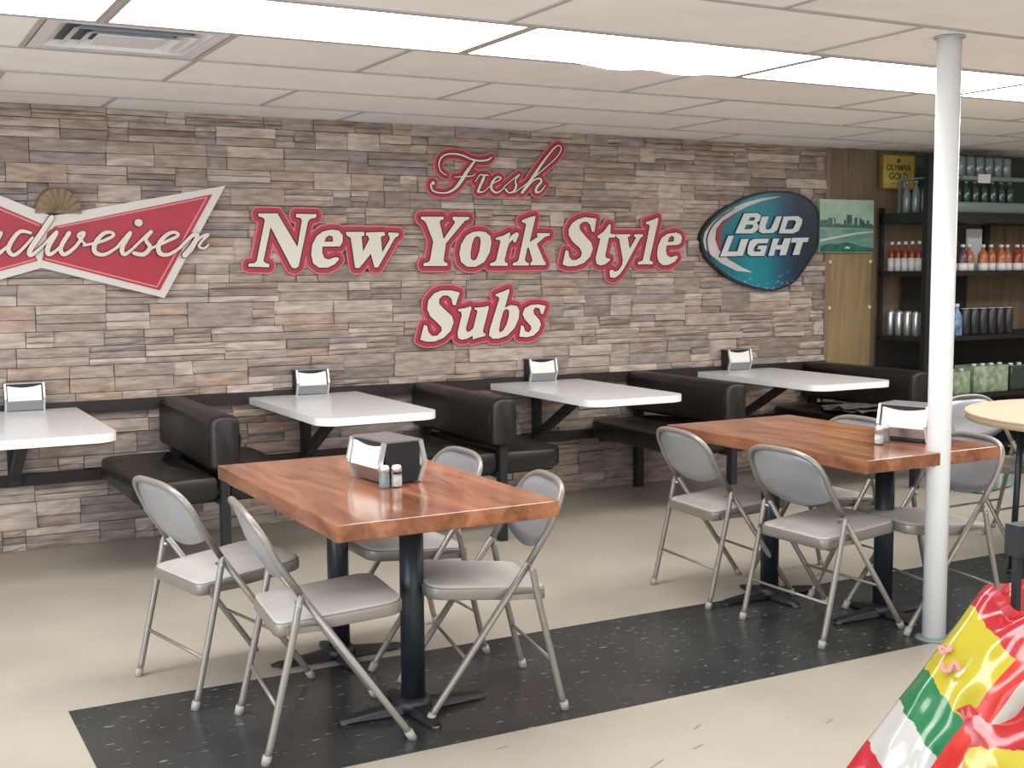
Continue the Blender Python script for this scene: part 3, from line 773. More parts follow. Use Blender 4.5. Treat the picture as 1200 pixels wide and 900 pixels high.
t = thing('picture_panel', 'green city skyline print hung where the stone wall ends', 'picture', (6.585, -.03, 1.790))
hw, hh = .268, .196
MB().box(-hw, hw, -.012, .022, -hh, hh).build('canvas', M['picsky'], t)
def flat(name, pts, m, y, parent): return MB().prism([pts], y - .0012, y, 0).build(name, m, parent)
flat('sea_print', [(-hw + .004, -hh + .004), (hw - .004, -hh + .004), (hw - .004, -.02), (-hw + .004, -.015)], M['picsea'], -.012, t)
sk = [(-hw + .004, -.01)]; xx = -hw + .004; rk = random.Random(21)
while xx < hw - .04:
    wd = rk.uniform(.012, .034); hgt = rk.choice([.012, .02, .03, .045, .06]); sk += [(xx, hgt), (xx + wd, hgt)]; xx += wd
sk += [(xx, .01), (hw - .004, .008), (hw - .004, -.018)]
flat('skyline_print', sk, M['picdark'], -.013, t)
flat('tower_print', [(-.005, 0), (.045, 0), (.045, .085), (-.005, .085)], M['picdark'], -.0135, t); flat('tower_print', [(.075, 0), (.10, 0), (.10, .065), (.075, .065)], M['picdark'], -.0135, t)
flat('causeway_print', [(-hw + .004, -.10), (-.10, -.075), (.10, -.045), (hw - .004, -.035), (hw - .004, -.045), (.10, -.06), (-.10, -.09), (-hw + .004, -.118)], M['picwhite'], -.0145, t)
flat('shore_print', [(-hw + .004, -hh + .004), (hw - .004, -hh + .004), (hw - .004, -.165), (.14, -.15), (.06, -.13), (-.02, -.12), (-.10, -.135), (-.18, -.13), (-hw + .004, -.15)], M['picshore'], -.015, t)
flat('boat_print', [(-.03, -.165), (.02, -.17), (.03, -.158), (.0, -.148)], M['picwhite'], -.016, t)

def text_mesh(s, size, m, parent, name, loc, bold=.0, rot=(PI / 2, 0, 0), ext=.0012, shear=0, sx=1):
    cu = bpy.data.curves.new('lettering', 'FONT'); cu.body = s; cu.size = size; cu.extrude = ext; cu.offset = bold; cu.align_x = 'CENTER'; cu.align_y = 'CENTER'; cu.shear = shear; cu.resolution_u = 3
    o = bpy.data.objects.new('tmp', cu); C.objects.link(o); bpy.context.view_layer.update()
    me = bpy.data.meshes.new_from_object(o.evaluated_get(bpy.context.evaluated_depsgraph_get())); bpy.data.objects.remove(o); me.materials.clear(); me.materials.append(m)
    q = bpy.data.objects.new(name, me); C.objects.link(q); q.parent = parent; q.location = loc; q.rotation_euler = rot; q.scale = (sx, 1, 1); return q
t = thing('gold_sign', 'square gold beer sign reading OLYMPIA GOLD above the black shelves', 'sign', (7.10, -.03, 2.205))
MB().box(-.168, .168, -.012, .02, -.128, .128).build('plate', M['gold'], t)
e_ = MB(); e_.box(-.172, .172, -.016, .02, .122, .132); e_.box(-.172, .172, -.016, .02, -.132, -.122); e_.box(-.172, -.162, -.016, .02, -.122, .122); e_.box(.162, .172, -.016, .02, -.122, .122); e_.build('frame', M['goldedge'], t)
text_mesh('OLYMPIA', .062, M['ink'], t, 'lettering', (0, -.0135, .030), .001); text_mesh('GOLD', .072, M['ink'], t, 'lettering', (0, -.0135, -.035), .0015)
flat('emblem', [(-.02, .07), (.02, .07), (.012, .10), (-.012, .10)], M['ink'], -.0125, t)
MB().box(-.07, .07, -.0135, -.012, -.088, -.084).build('underline', M['ink'], t)

# shelving: X 6.93 to 8.7, open ends
SH = thing('shelving_unit', 'tall black open shelving unit filled with bottles at the right', 'shelving', (6.93, 0, 0))
LV = [1.885, 1.449, .965, .52, .12]
for i, z in enumerate(LV):
    s = MB().box(0, 1.75, -.49, -.03, z - (.075 if i == 0 else .035), z).build('shelf', M['shelfblack'], SH)
for x_ in (0.0, 1.70):
    MB().box(x_ - .002, x_ + .048, -.50, -.455, 0, 2.30).build('post', M['shelfblack'], SH); MB().box(x_, x_ + .03, -.05, -.02, 0, 1.93).build('post', M['shelfblack'], SH)
MB().box(.35, 1.75, -.04, -.028, 1.885, 2.34).build('back_panel', M['greenglass'], SH)
MB().box(.25, .95, -.04, -.028, .965, 1.41).build('back_panel', M['shelfblack'], SH)
MB().box(0.02, 1.75, -.04, -.028, .12, .93).build('back_panel', M['shelfblack'], SH)
def bottle_proto(name, cat, liquid, h, r, label=None, capm='whitelabel', lab=(.0, .45)):
    t = thing(name, None, cat)
    MB().lathe([(r * .9, 0), (r, .006), (r, h * .58), (r * .8, h * .68), (r * .38, h * .80), (r * .36, h * .92)], 12).build('body', M[liquid], t)
    MB().lathe([(r * .44, h * .90), (r * .44, h), (r * .3, h)], 10).build('cap', M[capm], t)
    if label: MB().lathe([(r * 1.04, h * lab[0] + .004), (r * 1.04, h * lab[1])], 12).build('label', M[label], t)
    return t
def can_proto(name, cat, m, h, r, top='steel'):
    t = thing(name, None, cat)
    MB().lathe([(r * .85, 0), (r, .008), (r, h - .012), (r * .82, h)], 14).build('body', M[m], t)
    MB().lathe([(r * .84, h - .001), (r * .84, h + .003), (r * .7, h + .002)], 14).build('lid', M[top], t)
    return t
def spread(proto, places, label, group):
    for i, p in enumerate(places):
        c = proto if i == 0 else copy_tree(proto); c.location = p; tag(c, label[i] if isinstance(label, list) else label, None, group)
X0 = 6.93
ORD = ['first', 'second', 'third', 'fourth', 'fifth', 'sixth', 'seventh', 'eighth']
spread(bottle_proto('drink_bottle', 'bottle', 'redliquid', .225, .029, 'whitelabel'), [(X0 + .09, -.072 - .068 * k, 1.449) for k in range(6)],
       ['red drink bottle left of the pole, %s from the plywood panel' % ORD[k] for k in range(6)], 'red bottles on the middle shelf')
spread(can_proto('tall_can', 'can', 'aluminium', .185, .030), [(X0 + .09, -.075 - .085 * k, .965) for k in range(4)],
       ['silver tall can left of the pole, %s from the plywood panel' % ORD[k] for k in range(4)], 'silver cans on the lower shelf')
spread(bottle_proto('jug', 'bottle', 'clearliquid', .30, .045, None, 'steel'), [(X0 + .11, -.405, .965)], 'pale clear bottle behind the row of silver cans', None)
spread(bottle_proto('glass_bottle', 'bottle', 'greyglass', .24, .030, None, 'steel'), [(X0 + .10, -.20 - .09 * k, 1.885) for k in range(3)],
       ['clear glass bottle below the gold sign, %s from the left' % ORD[k] for k in range(3)], 'clear bottles on the top shelf')
tg = thing('glass_ledge', 'narrow glass ledge under the gold sign', 'ledge', (X0 + .10, -.30, 2.13)); MB().box(-.04, .06, -.16, .14, 0, .010).build('ledge_plate', M['greyglass'], tg)
MB().box(-.04, .0, .13, .15, -.244, .0).build('ledge_prop', M['steel'], tg); MB().box(-.04, .0, -.15, -.13, -.244, .0).build('ledge_prop', M['steel'], tg)
# right bay, second level
row = [('purpleliquid', 7.185), ('purpleliquid', 7.29), ('purpleliquid', 7.38), ('orangeliquid', 7.47), ('orangeliquid', 7.60), ('orangeliquid', 7.71), ('orangeliquid', 7.80), ('orangeliquid', 7.89), ('redliquid', 7.98), ('orangeliquid', 8.08)]
pr = {}
for i, (m, x_) in enumerate(row):
    nm = {'purpleliquid': 'plum coloured', 'orangeliquid': 'orange', 'redliquid': 'red'}[m]
    p = pr.get(m)
    if p is None: p = bottle_proto('drink_bottle', 'bottle', m, .20, .038, 'whitelabel', 'whitelabel', (.0, .30)); pr[m] = p; c = p
    else: c = copy_tree(p)
    c.location = (x_, -.43 + .02 * (i % 2), 1.449)
    tag(c, '%s bottle right of the pole on the middle shelf, %s in the row' % (nm, (ORD + ['ninth', 'tenth'])[i]), 'bottle', 'bottles on the middle shelf right of the pole')
row = [('blueliquid', 7.24), ('blueliquid', 7.335)]
spread(bottle_proto('water_bottle', 'bottle', 'blueliquid', .24, .042, None, 'whitelabel'), [(x_, -.43, .965) for m, x_ in row], ['blue wrapped bottle on the lower shelf, close to the pole', 'blue wrapped bottle on the lower shelf, beside the dark cans'], 'blue bottles on the lower shelf')
spread(can_proto('tall_can', 'can', 'darkcan', .20, .040, 'whitelabel'), [(7.42 + .095 * k, -.43, .965) for k in range(6)], ['dark white-lidded can right of the pole, %s from the blue bottles' % ORD[k] for k in range(6)], 'dark cans on the lower shelf')
def carton(name, label, x0, x1, z0, h, m, cat, lids=0, depth=.2, group=None):
    t = thing(name, label, cat, ((x0 + x1) / 2, -.47 + depth / 2, z0), 0, group); hw = (x1 - x0) / 2
    MB().slab(rrect(-hw, hw, -depth / 2, depth / 2, .01), 0, h, .006).build('box_body', M[m], t)
    f = MB(); f.box(-hw + .005, -.003, -depth / 2 + .005, depth / 2 - .005, h, h + .004); f.box(.003, hw - .005, -depth / 2 + .005, depth / 2 - .005, h, h + .004); f.build('lid_flaps', M['greyglass' if 'glass' in m else m], t)
    for k in range(lids): MB().lathe([(.018, h + .004), (.018, h + .022)], 10, (-hw + (k + .5) * 2 * hw / lids, -depth / 4, 0)).build('bottle_cap', M['whitelabel'], t)
    return t
carton('drink_pack', 'dull green pack of drinks on the lowest shelf beside the pole', 7.16, 7.46, .52, .17, 'greencarton', 'pack', 3)
carton('drink_carton', 'pale green carton with white caps on the lowest shelf above the tan table', 7.50, 7.88, .52, .20, 'greencarton', 'carton', 4)
carton('drink_pack', 'dark green pack on the lowest shelf at the right edge', 7.91, 8.2, .52, .19, 'greenglass', 'pack', 3)
carton('glass_tray', 'grey glass tray pack on the top shelf, lower of the stack', 7.18, 8.05, 1.885, .075, 'greyglass', 'tray', 0)
spread(bottle_proto('glass_bottle', 'bottle', 'greenglass', .16, .034, None, 'greyglass'), [(7.24 + .095 * k, -.40, 1.964) for k in range(8)], ['dark glass bottle on the top shelf, %s from the pole' % ORD[k] for k in range(8)], 'dark bottles in the top shelf tray')
t = thing('glass_tray', 'grey glass tray on top of the dark bottles, white card on its front', 'tray', (7.62, -.37, 2.126))
MB().slab(rrect(-.30, .36, -.11, .11, .01), 0, .03, .004).build('tray_base', M['greyglass'], t); MB().box(-.16, -.03, -.118, -.112, -.02, .045).build('card', M['whitelabel'], t)
spread(can_proto('glass_jar', 'jar', 'greyglass', .15, .042, 'greenglass'), [(7.39 + .1 * k, -.37, 2.157) for k in range(6)], ['grey glass jar on the upper tray, %s from the pole' % ORD[k] for k in range(6)], 'glass jars on the upper tray')
t = thing('backing_board', 'pale board standing at the back of the middle shelf', 'frame', (7.95, -.09, 1.449))
MB().box(-.14, .02, -.01, .01, 0, .33).build('board_face', M['lam'], t); MB().box(.04, .10, -.02, .02, 0, .38).build('upright', M['shelfblack'], t)

# papers on the end bench and things on the floor beyond
t = thing('newspaper_pile', 'loose newspapers strewn on the seat of the last bench', 'newspapers', (6.04, -.80, .50))
for k, (x_, y_, a, z_) in enumerate(((0, 0, .3, 0), (.03, -.12, -.4, .012), (-.04, .18, .9, .006), (.02, .06, -.1, .024))):
    vs = []; rr = random.Random(k)
    for j in range(5):
        for i in range(6):
            u = (i / 5 - .5) * .34; v = (j / 4 - .5) * .24; vs.append((x_ + u * math.cos(a) - v * math.sin(a), y_ + u * math.sin(a) + v * math.cos(a), z_ + .004 + rr.uniform(0, .022)))
    fs = [(j * 6 + i, j * 6 + i + 1, j * 6 + i + 7, j * 6 + i + 6) for j in range(4) for i in range(5)]
    MB().add(vs, fs).build('sheet', M['newsprint'], t)
for (x_, y_, lab) in ((6.62, -1.28, 'teal shrink wrapped bottle pack on the floor, seen under the right wooden table'), (6.98, -.86, 'teal shrink wrapped bottle pack on the floor, just right of the white pole')):
    t = thing('bottle_pack', lab, 'bottle pack', (x_, y_, 0), .2, 'teal bottle packs on the floor')
    MB().slab(rrect(-.22, .22, -.15, .15, .04), 0, .20, .02).build('wrap', M['teal'], t)
    for i in range(4):
        for j in range(3): MB().lathe([(.016, .18), (.016, .215)], 8, (-.15 + .1 * i, -.09 + .09 * j, 0)).build('bottle_cap', M['picwhite'], t)

# ------------------------------------------------------------ wall lettering and signs
TR = json.loads(r'''{"New":[["N",[[[2087,1816],[2203,1818],[2208,1807],[2317,1625],[2348,1780],[2342,1793],[2312,1798],[2314,1817],[2439,1817],[2434,1797],[2397,1788],[2385,1773],[2321,1511],[2301,1500],[2279,1507],[2159,1741],[2111,1545],[2122,1534],[2147,1526],[2142,1508],[2021,1513],[2025,1529],[2059,1533],[2072,1545],[2126,1778],[2120,1790],[2089,1800]]]],["e",[[[2529,1728],[2574,1723],[2598,1695],[2597,1657],[2581,1630],[2470,1628],[2469,1590],[2481,1561],[2508,1552],[2544,1565],[2566,1565],[2573,1552],[2543,1523],[2498,1504],[2445,1505],[2410,1531],[2400,1582],[2408,1640],[2436,1690],[2476,1717]],[[2483,1657],[2493,1682],[2515,1695],[2536,1686],[2537,1657]]]],["w",[[[2618,1715],[2734,1716],[2736,1696],[2717,1688],[2725,1598],[2768,1675],[2759,1692],[2745,1696],[2747,1713],[2865,1717],[2869,1697],[2841,1688],[2849,1594],[2900,1672],[2897,1693],[2888,1702],[2893,1714],[2960,1712],[2956,1693],[2935,1683],[2820,1504],[2797,1504],[2775,1586],[2700,1501],[2673,1501],[2649,1679],[2623,1695]]]]],"York":[["Y",[[[3108,1812],[3259,1814],[3264,1799],[3241,1792],[3234,1780],[3260,1676],[3336,1774],[3340,1785],[3324,1796],[3326,1815],[3440,1814],[3437,1799],[3408,1790],[3276,1650],[3258,1549],[3262,1535],[3285,1528],[3283,1510],[3120,1511],[3124,1529],[3155,1534],[3167,1549],[3189,1661],[3142,1775],[3126,1790],[3110,1797]]]],["o",[[[3505,1727],[3552,1722],[3586,1697],[3594,1655],[3581,1594],[3541,1533],[3481,1504],[3421,1505],[3379,1534],[3367,1586],[3381,1647],[3419,1700],[3462,1721]],[[3491,1696],[3513,1689],[3519,1662],[3508,1602],[3486,1552],[3464,1542],[3447,1556],[3446,1594],[3457,1647],[3473,1685]]]],["r",[[[3625,1686],[3682,1701],[3726,1723],[3730,1706],[3716,1675],[3743,1706],[3778,1724],[3794,1710],[3771,1660],[3756,1656],[3747,1675],[3721,1652],[3707,1617],[3687,1544],[3693,1532],[3711,1525],[3708,1509],[3582,1510],[3586,1527],[3615,1533],[3628,1548],[3659,1663],[3651,1674],[3627,1674]]]],["k",[[[3814,1799],[3872,1819],[3913,1829],[3914,1816],[3871,1660],[3934,1695],[3925,1711],[3930,1719],[4022,1718],[4020,1702],[3989,1696],[3925,1649],[3974,1547],[3991,1525],[3988,1512],[3875,1512],[3879,1530],[3893,1540],[3865,1625],[3853,1621],[3835,1547],[3844,1533],[3866,1526],[3864,1510],[3746,1511],[3749,1526],[3777,1534],[3790,1548],[3845,1768],[3841,1780],[3816,1786]]]]],"Style":[["S",[[[4380,1818],[4364,1730],[4345,1731],[4331,1777],[4307,1795],[4275,1794],[4248,1773],[4251,1745],[4288,1706],[4340,1658],[4352,1618],[4331,1566],[4284,1526],[4218,1505],[4162,1503],[4118,1515],[4142,1608],[4160,1606],[4171,1562],[4195,1543],[4227,1546],[4260,1566],[4267,1594],[4251,1622],[4195,1665],[4167,1705],[4165,1744],[4191,1784],[4237,1812],[4293,1826],[4345,1821]]]],["t",[[[4388,1702],[4440,1735],[4478,1781],[4493,1779],[4488,1719],[4531,1715],[4527,1695],[4478,1692],[4450,1578],[4455,1558],[4488,1554],[4483,1538],[4445,1514],[4407,1507],[4380,1522],[4373,1554],[4411,1686],[4390,1690]]]],["y",[[[4533,1715],[4648,1716],[4650,1704],[4629,1696],[4644,1619],[4697,1692],[4680,1704],[4683,1716],[4752,1717],[4749,1700],[4732,1692],[4600,1489],[4561,1444],[4522,1424],[4488,1429],[4484,1473],[4503,1480],[4527,1466],[4556,1474],[4585,1513],[4590,1542],[4561,1683],[4536,1699]]]],["l",[[[4778,1799],[4846,1820],[4876,1831],[4878,1812],[4807,1545],[4815,1537],[4835,1530],[4832,1514],[4711,1514],[4716,1531],[4745,1537],[4755,1549],[4808,1770],[4801,1783],[4778,1784]]]],["e",[[[5028,1731],[5064,1719],[5078,1694],[5070,1661],[5044,1646],[4948,1642],[4943,1603],[4953,1574],[4984,1561],[5014,1568],[5035,1574],[5045,1561],[5020,1532],[4969,1510],[4918,1507],[4882,1532],[4869,1578],[4877,1635],[4907,1693],[4957,1722]],[[4958,1665],[4968,1694],[4993,1709],[5013,1698],[5008,1669]]]]],"Subs":[["S",[[[3367,1344],[3338,1264],[3317,1269],[3309,1307],[3284,1327],[3251,1327],[3224,1305],[3225,1275],[3262,1240],[3312,1197],[3323,1159],[3303,1107],[3252,1063],[3189,1042],[3131,1044],[3092,1057],[3120,1148],[3139,1143],[3148,1104],[3173,1077],[3210,1079],[3240,1108],[3238,1131],[3211,1158],[3162,1201],[3142,1247],[3151,1299],[3193,1343],[3243,1359],[3310,1358]]]],["u",[[[3355,1240],[3414,1248],[3444,1257],[3448,1244],[3408,1119],[3412,1099],[3429,1095],[3460,1117],[3491,1224],[3482,1233],[3470,1238],[3471,1247],[3538,1250],[3569,1257],[3571,1241],[3528,1100],[3532,1086],[3547,1080],[3544,1065],[3502,1058],[3455,1047],[3455,1071],[3416,1053],[3378,1047],[3353,1059],[3349,1090],[3380,1203],[3376,1223],[3357,1228]]]],["b",[[[3622,1329],[3679,1347],[3718,1362],[3721,1347],[3687,1243],[3731,1259],[3775,1252],[3793,1225],[3788,1170],[3756,1109],[3703,1063],[3641,1046],[3597,1047],[3571,1068],[3580,1114],[3648,1301],[3642,1313],[3623,1317]],[[3678,1223],[3700,1235],[3717,1222],[3717,1188],[3699,1134],[3672,1095],[3648,1085],[3643,1104],[3655,1158]]]],["s",[[[3989,1248],[3968,1193],[3953,1198],[3941,1233],[3914,1239],[3896,1224],[3900,1199],[3941,1158],[3952,1127],[3936,1088],[3895,1057],[3845,1047],[3791,1054],[3805,1127],[3823,1122],[3832,1091],[3859,1078],[3881,1097],[3877,1121],[3832,1165],[3817,1201],[3833,1236],[3878,1256],[3937,1259]]]]],"Fresh":[["F",[[[3284,2068,5],[3245,2094,8],[3235,2141,9],[3263,2185,10],[3325,2201,11],[3396,2194,12],[3458,2172,11],[3520,2165,12],[3575,2173,12],[3600,2190,7]],[[3484,2165,11],[3430,2100,21],[3385,2036,23],[3340,1987,16],[3287,1962,10],[3225,1961,9],[3187,1976,10],[3178,2011,12]],[[3192,2021,19],[3195,2016,19]],[[3339,2058,5],[3403,2064,8],[3466,2070,7],[3484,2086,5]]]],["r",[[[3483,2034,5],[3520,2079,8],[3547,2064,11],[3521,2016,16],[3502,1975,16]],[[3524,2036,7],[3551,2076,11],[3574,2075,8]]]],["e",[[[3505,1971,13],[3546,1976,6],[3601,2022,6],[3651,2047,8],[3665,2064,9],[3638,2067,11],[3601,2030,16],[3599,1990,16],[3637,1970,10],[3688,2000,6]]]],["s",[[[3683,2004,6],[3748,2054,7],[3800,2088,8],[3769,2050,9],[3776,2018,15],[3757,1981,14],[3720,1972,9],[3700,1992,15]]]],["h",[[[3762,1973,6],[3851,2032,6],[3975,2126,7],[4071,2203,8],[4110,2258,8],[4098,2282,8],[4061,2268,10],[3975,2175,15],[3898,2074,21],[3818,1975,17]],[[3841,1991,7],[3898,2050,8],[3946,2068,12],[3960,2048,14],[3926,2010,16],[3921,1981,16],[3955,1986,9],[3993,2028,6]]]]],"Bw":[["B",[[[538,1761,24],[511,1667,23],[484,1579,23]],[[471,1726,13],[520,1765,14],[588,1766,22],[607,1727,22],[561,1683,15],[516,1675,11]],[[561,1680,15],[594,1648,22],[567,1599,22],[511,1574,16],[453,1589,13]]]],["u",[[[587,1638,9],[639,1693,18],[604,1619,22],[616,1582,20],[659,1619,13],[709,1693,20],[673,1619,22],[685,1582,20],[738,1624,13]]]],["d",[[[854,1695,15],[802,1701,19],[758,1649,22],[742,1604,22],[769,1579,19],[818,1619,15],[862,1670,13]],[[962,1776,27],[911,1700,27],[847,1604,25],[854,1579,19],[908,1624,13]]]],["w",[[[908,1624,11],[983,1699,19],[937,1619,25],[942,1582,21],[995,1620,14],[1046,1696,21],[1001,1620,23],[1015,1582,21],[1067,1615,18],[1107,1666,18],[1120,1697,20],[1090,1681,14],[1127,1635,12]]]],["e",[[[1117,1630,12],[1207,1651,16],[1272,1682,16],[1261,1701,16],[1219,1692,20],[1177,1641,24],[1175,1594,24],[1225,1582,18],[1297,1625,14]]]],["i",[[[1287,1620,12],[1362,1699,20],[1317,1620,24],[1328,1582,20],[1389,1626,12]],[[1406,1754,41],[1410,1754,41]]]],["s",[[[1378,1620,12],[1474,1707,19],[1443,1663,19],[1466,1621,23],[1428,1582,23],[1379,1589,21]]]],["e",[[[1455,1608,12],[1555,1653,17],[1618,1685,17],[1601,1704,17],[1557,1689,21],[1513,1637,25],[1517,1589,25],[1566,1582,19],[1639,1626,15]]]],["r",[[[1628,1621,15],[1705,1691,21],[1726,1680,24],[1692,1621,30],[1653,1578,30]],[[1692,1626,15],[1748,1680,15],[1786,1691,17],[1758,1664,13],[1733,1627,15],[1762,1616,13],[1787,1637,11]]]]],"BL":[["B",[[[5597,1869],[5714,1873],[5748,1856],[5737,1821],[5709,1805],[5727,1782],[5716,1751],[5677,1729],[5519,1728]],[[5648,1842],[5692,1843],[5695,1830],[5681,1819],[5635,1818]],[[5615,1790],[5676,1790],[5680,1777],[5660,1760],[5599,1757]]]],["U",[[[5759,1848],[5821,1851],[5792,1783],[5792,1759],[5823,1757],[5845,1770],[5890,1851],[5941,1854],[5897,1753],[5858,1733],[5761,1730],[5733,1743],[5732,1778]]]],["D",[[[5958,1852],[6091,1857],[6133,1835],[6128,1800],[6099,1750],[6047,1732],[5915,1731]],[[5999,1825],[6063,1827],[6078,1812],[6052,1768],[6029,1761],[5972,1761]]]],["L",[[[5457,1710],[5506,1712],[5453,1601],[5540,1601],[5530,1568],[5388,1566]]]],["I",[[[5572,1688],[5639,1690],[5587,1570],[5528,1570]]]],["G",[[[5683,1690],[5824,1693],[5810,1660],[5723,1659],[5690,1633],[5682,1607],[5696,1598],[5746,1601],[5754,1616],[5718,1618],[5729,1642],[5810,1644],[5781,1569],[5663,1568],[5631,1585],[5634,1629],[5650,1672]]]],["H",[[[5864,1693],[5921,1694],[5897,1647],[5945,1647],[5967,1695],[6031,1697],[5983,1575],[5923,1573],[5936,1616],[5882,1615],[5872,1571],[5821,1569]]]],["T",[[[6042,1699],[6198,1702],[6187,1670],[6142,1669],[6109,1578],[6048,1576],[6084,1667],[6031,1665]]]]],"oval":[[5237,1671],[5247,1731],[5310,1808],[5407,1882],[5526,1940],[5647,1986],[5803,2020],[5962,2028],[6102,2013],[6196,1980],[6268,1927],[6299,1865],[6302,1739],[6287,1631],[6229,1549],[6160,1468],[6079,1388],[5975,1345],[5860,1324],[5746,1339],[5622,1367],[5478,1421],[5357,1499],[5270,1577]],"silver":[[5246,1671],[5258,1731],[5332,1808],[5461,1887],[5603,1942],[5758,1979],[5940,1996],[5759,1958],[5625,1916],[5505,1862],[5407,1809],[5359,1757],[5349,1689],[5383,1611],[5476,1542],[5587,1490],[5688,1452],[5543,1464],[5411,1516],[5313,1577],[5264,1620]],"crimson":[[5560,1872],[5462,1823],[5413,1775],[5396,1697],[5407,1629],[5406,1598],[5372,1646],[5360,1714],[5381,1775],[5445,1827]],"red_r":[[980,1734],[1820,1920],[1515,1383],[902,1554],[941,1721]],"red_l":[[913,1748],[715,1839],[580,1901],[521,1599],[701,1509],[882,1557],[844,1579]],"dl":[[5309,1560,9],[5282,1628,11],[5278,1697,11],[5318,1774,11],[5403,1843,9],[5511,1901,7]]}''')
def letters(word, label, yb=-.021):
    gl = TR[word]; xs_ = [p[0] for g, ls in gl for p in ls[0]]; zs_ = [p[1] for g, ls in gl for p in ls[0]]
    cx, cz = (min(xs_) + max(xs_)) / 2000, (min(zs_) + max(zs_)) / 2000
    t = thing('wall_lettering', label, 'lettering', (cx, yb, cz), 0, 'red edged lettering on the stone wall')
    for n_, (g, ls) in enumerate(gl):
        e = .00018 * n_
        L = [[(p[0] / 1000 - cx, p[1] / 1000 - cz) for p in l] for l in ls]
        m = MB().prism(L, -.008 - e, .0); lo = m.build('letter', M['cream'], t)
        for nm, d, y0, y1, mm in (('keyline', .0075, -.006, .002, 'keyline'), ('border', .031, -.004, .006, 'red'), ('edge_glow_line', .039, -.002, .012, 'pink')):
            MB().union([MB.capsule(l[i], l[(i + 1) % len(l)], d, d) for l in L for i in range(len(l))], y0 - e, y1 + e).build(nm, M[mm], lo)
letters('New', 'cream wall lettering with red border reading New')
letters('York', 'cream wall lettering with red border reading York')
letters('Style', 'cream wall lettering with red border reading Style')
letters('Subs', 'cream wall lettering with red border reading Subs')
def stroke_mb(strokes, cx, cz, grow, y0, y1, k=4):
    b = []
    for st in strokes:
        P = smooth_path([(p[0] / 1000 - cx, p[1] / 1000 - cz, p[2] / 2000) for p in st], k)
        for a, c in zip(P[:-1], P[1:]): b.append(MB.capsule(a[:2], c[:2], max(.001, a[2]) + grow, max(.001, c[2]) + grow, 8))
    return MB().union(b, y0, y1)
gl = TR['Fresh']; cx, cz = 3.62, 2.10
t = thing('wall_lettering', 'cream script lettering with red border reading Fresh', 'lettering', (cx, -.021, cz), 0, 'red edged lettering on the stone wall')
for n_, (g, ss) in enumerate(gl):
    e = .00018 * n_
    lo = stroke_mb(ss, cx, cz, 0, -.008 - e, 0).build('letter', M['cream'], t)
    stroke_mb(ss, cx, cz, .0065, -.006 - e, .002).build('keyline', M['keyline'], lo)
    stroke_mb(ss, cx, cz, .023, -.004 - e, .006 + e, 2).build('border', M['red'], lo)
    stroke_mb(ss, cx, cz, .030, -.002 - e, .012 + e, 2).build('edge_glow_line', M['pink'], lo)

# bowtie sign
cx, cz = .94, 1.65
t = thing('bowtie_sign', 'large red bowtie sign with pale border reading Budweiser', 'sign', (cx, -.03, cz))
sh = lambda pts: [(x - cx, z - cz) for x, z in pts]
out = sh([(.965, 1.785), (1.899, 1.968), (1.540, 1.342), (.905, 1.512), (.04, 1.262), (.33, 2.045)])
MB().prism([out], -.012, .035).build('border_plate', M['silverplate'], t)
for pts in ([(.982, 1.732), (1.822, 1.918), (1.514, 1.385), (.908, 1.552), (.940, 1.700)], [(.915, 1.742), (.365, 1.985), (.105, 1.325), (.885, 1.550), (.862, 1.600)]):
    P = sh(pts); MB().prism([P], -.017, -.010).build('red_panel', M['bowred'], t)
    ctr = (sum(p[0] for p in P) / len(P), sum(p[1] for p in P) / len(P)); q = [(ctr[0] + (p[0] - ctr[0]) * .945, ctr[1] + (p[1] - ctr[1]) * .93) for p in P]
    MB().union([MB.capsule(q[i], q[(i + 1) % len(q)], .004, .004) for i in range(3)], -.019, -.016).build('pinstripe', M['pinkline'], t)
for n_, (g, ss) in enumerate(TR['Bw']):
    e = .0002 * n_
    lo = stroke_mb(ss, cx, cz, 0, -.034 - e, -.024).build('letter', M['script'], t)
    stroke_mb(ss, cx, cz, .003, -.030 - e, -.016, 2).build('letter_side', M['keyline'], lo)
t = thing('shell_ornament', 'small brown ribbed fan ornament above the notch of the bowtie sign', 'ornament', (1.0, -.02, 1.80))
MB().rings([[(.115 * math.cos(a), -.045 + .012 * 0, .13 * math.sin(a)) for a in [PI * i / 16 for i in range(17)]], [(.125 * math.cos(a), .04, .145 * math.sin(a)) for a in [PI * i / 16 for i in range(17)]]], 0, False).build('fan_body', M['shell'], t)
for i in range(9):
    a = PI * (.06 + .88 * i / 8); MB().tube([(.02 * math.cos(a), -.046, .02 * math.sin(a)), (.113 * math.cos(a), -.046, .128 * math.sin(a))], .006, 6).build('rib', M['shell'], t)

# blue oval sign
cx, cz = 5.80, 1.68
t = thing('oval_sign', 'blue and teal oval sign with silver swoosh reading BUD LIGHT', 'sign', (cx, -.035, cz))
def dense(pts, k=4):
    P = pts + pts[:3]; o_ = smooth_path([pts[-1]] + P, k); n0 = k; return o_[n0:n0 + len(pts) * k]
ov = dense([(x / 1000 - cx, z / 1000 - cz) for x, z in TR['oval']])
MB().prism([ov], -.010, .04).build('disc', M['oval'], t)
MB().union([MB.capsule(ov[i], ov[(i + 1) % len(ov)], .007, .007, 6) for i in range(len(ov))], -.014, .035).build('rim', M['darkline'], t)
MB().prism([[(x / 1000 - cx, z / 1000 - cz) for x, z in TR['silver']]], -.0135, -.010).build('swoosh', M['silver'], t)
MB().prism([[(x / 1000 - cx, z / 1000 - cz) for x, z in TR['crimson']]], -.0145, -.010).build('crimson_sliver', M['crimson'], t)
stroke_mb([TR['dl']], cx, cz, 0, -.0155, -.0125).build('swoosh_line', M['darkline'], t)
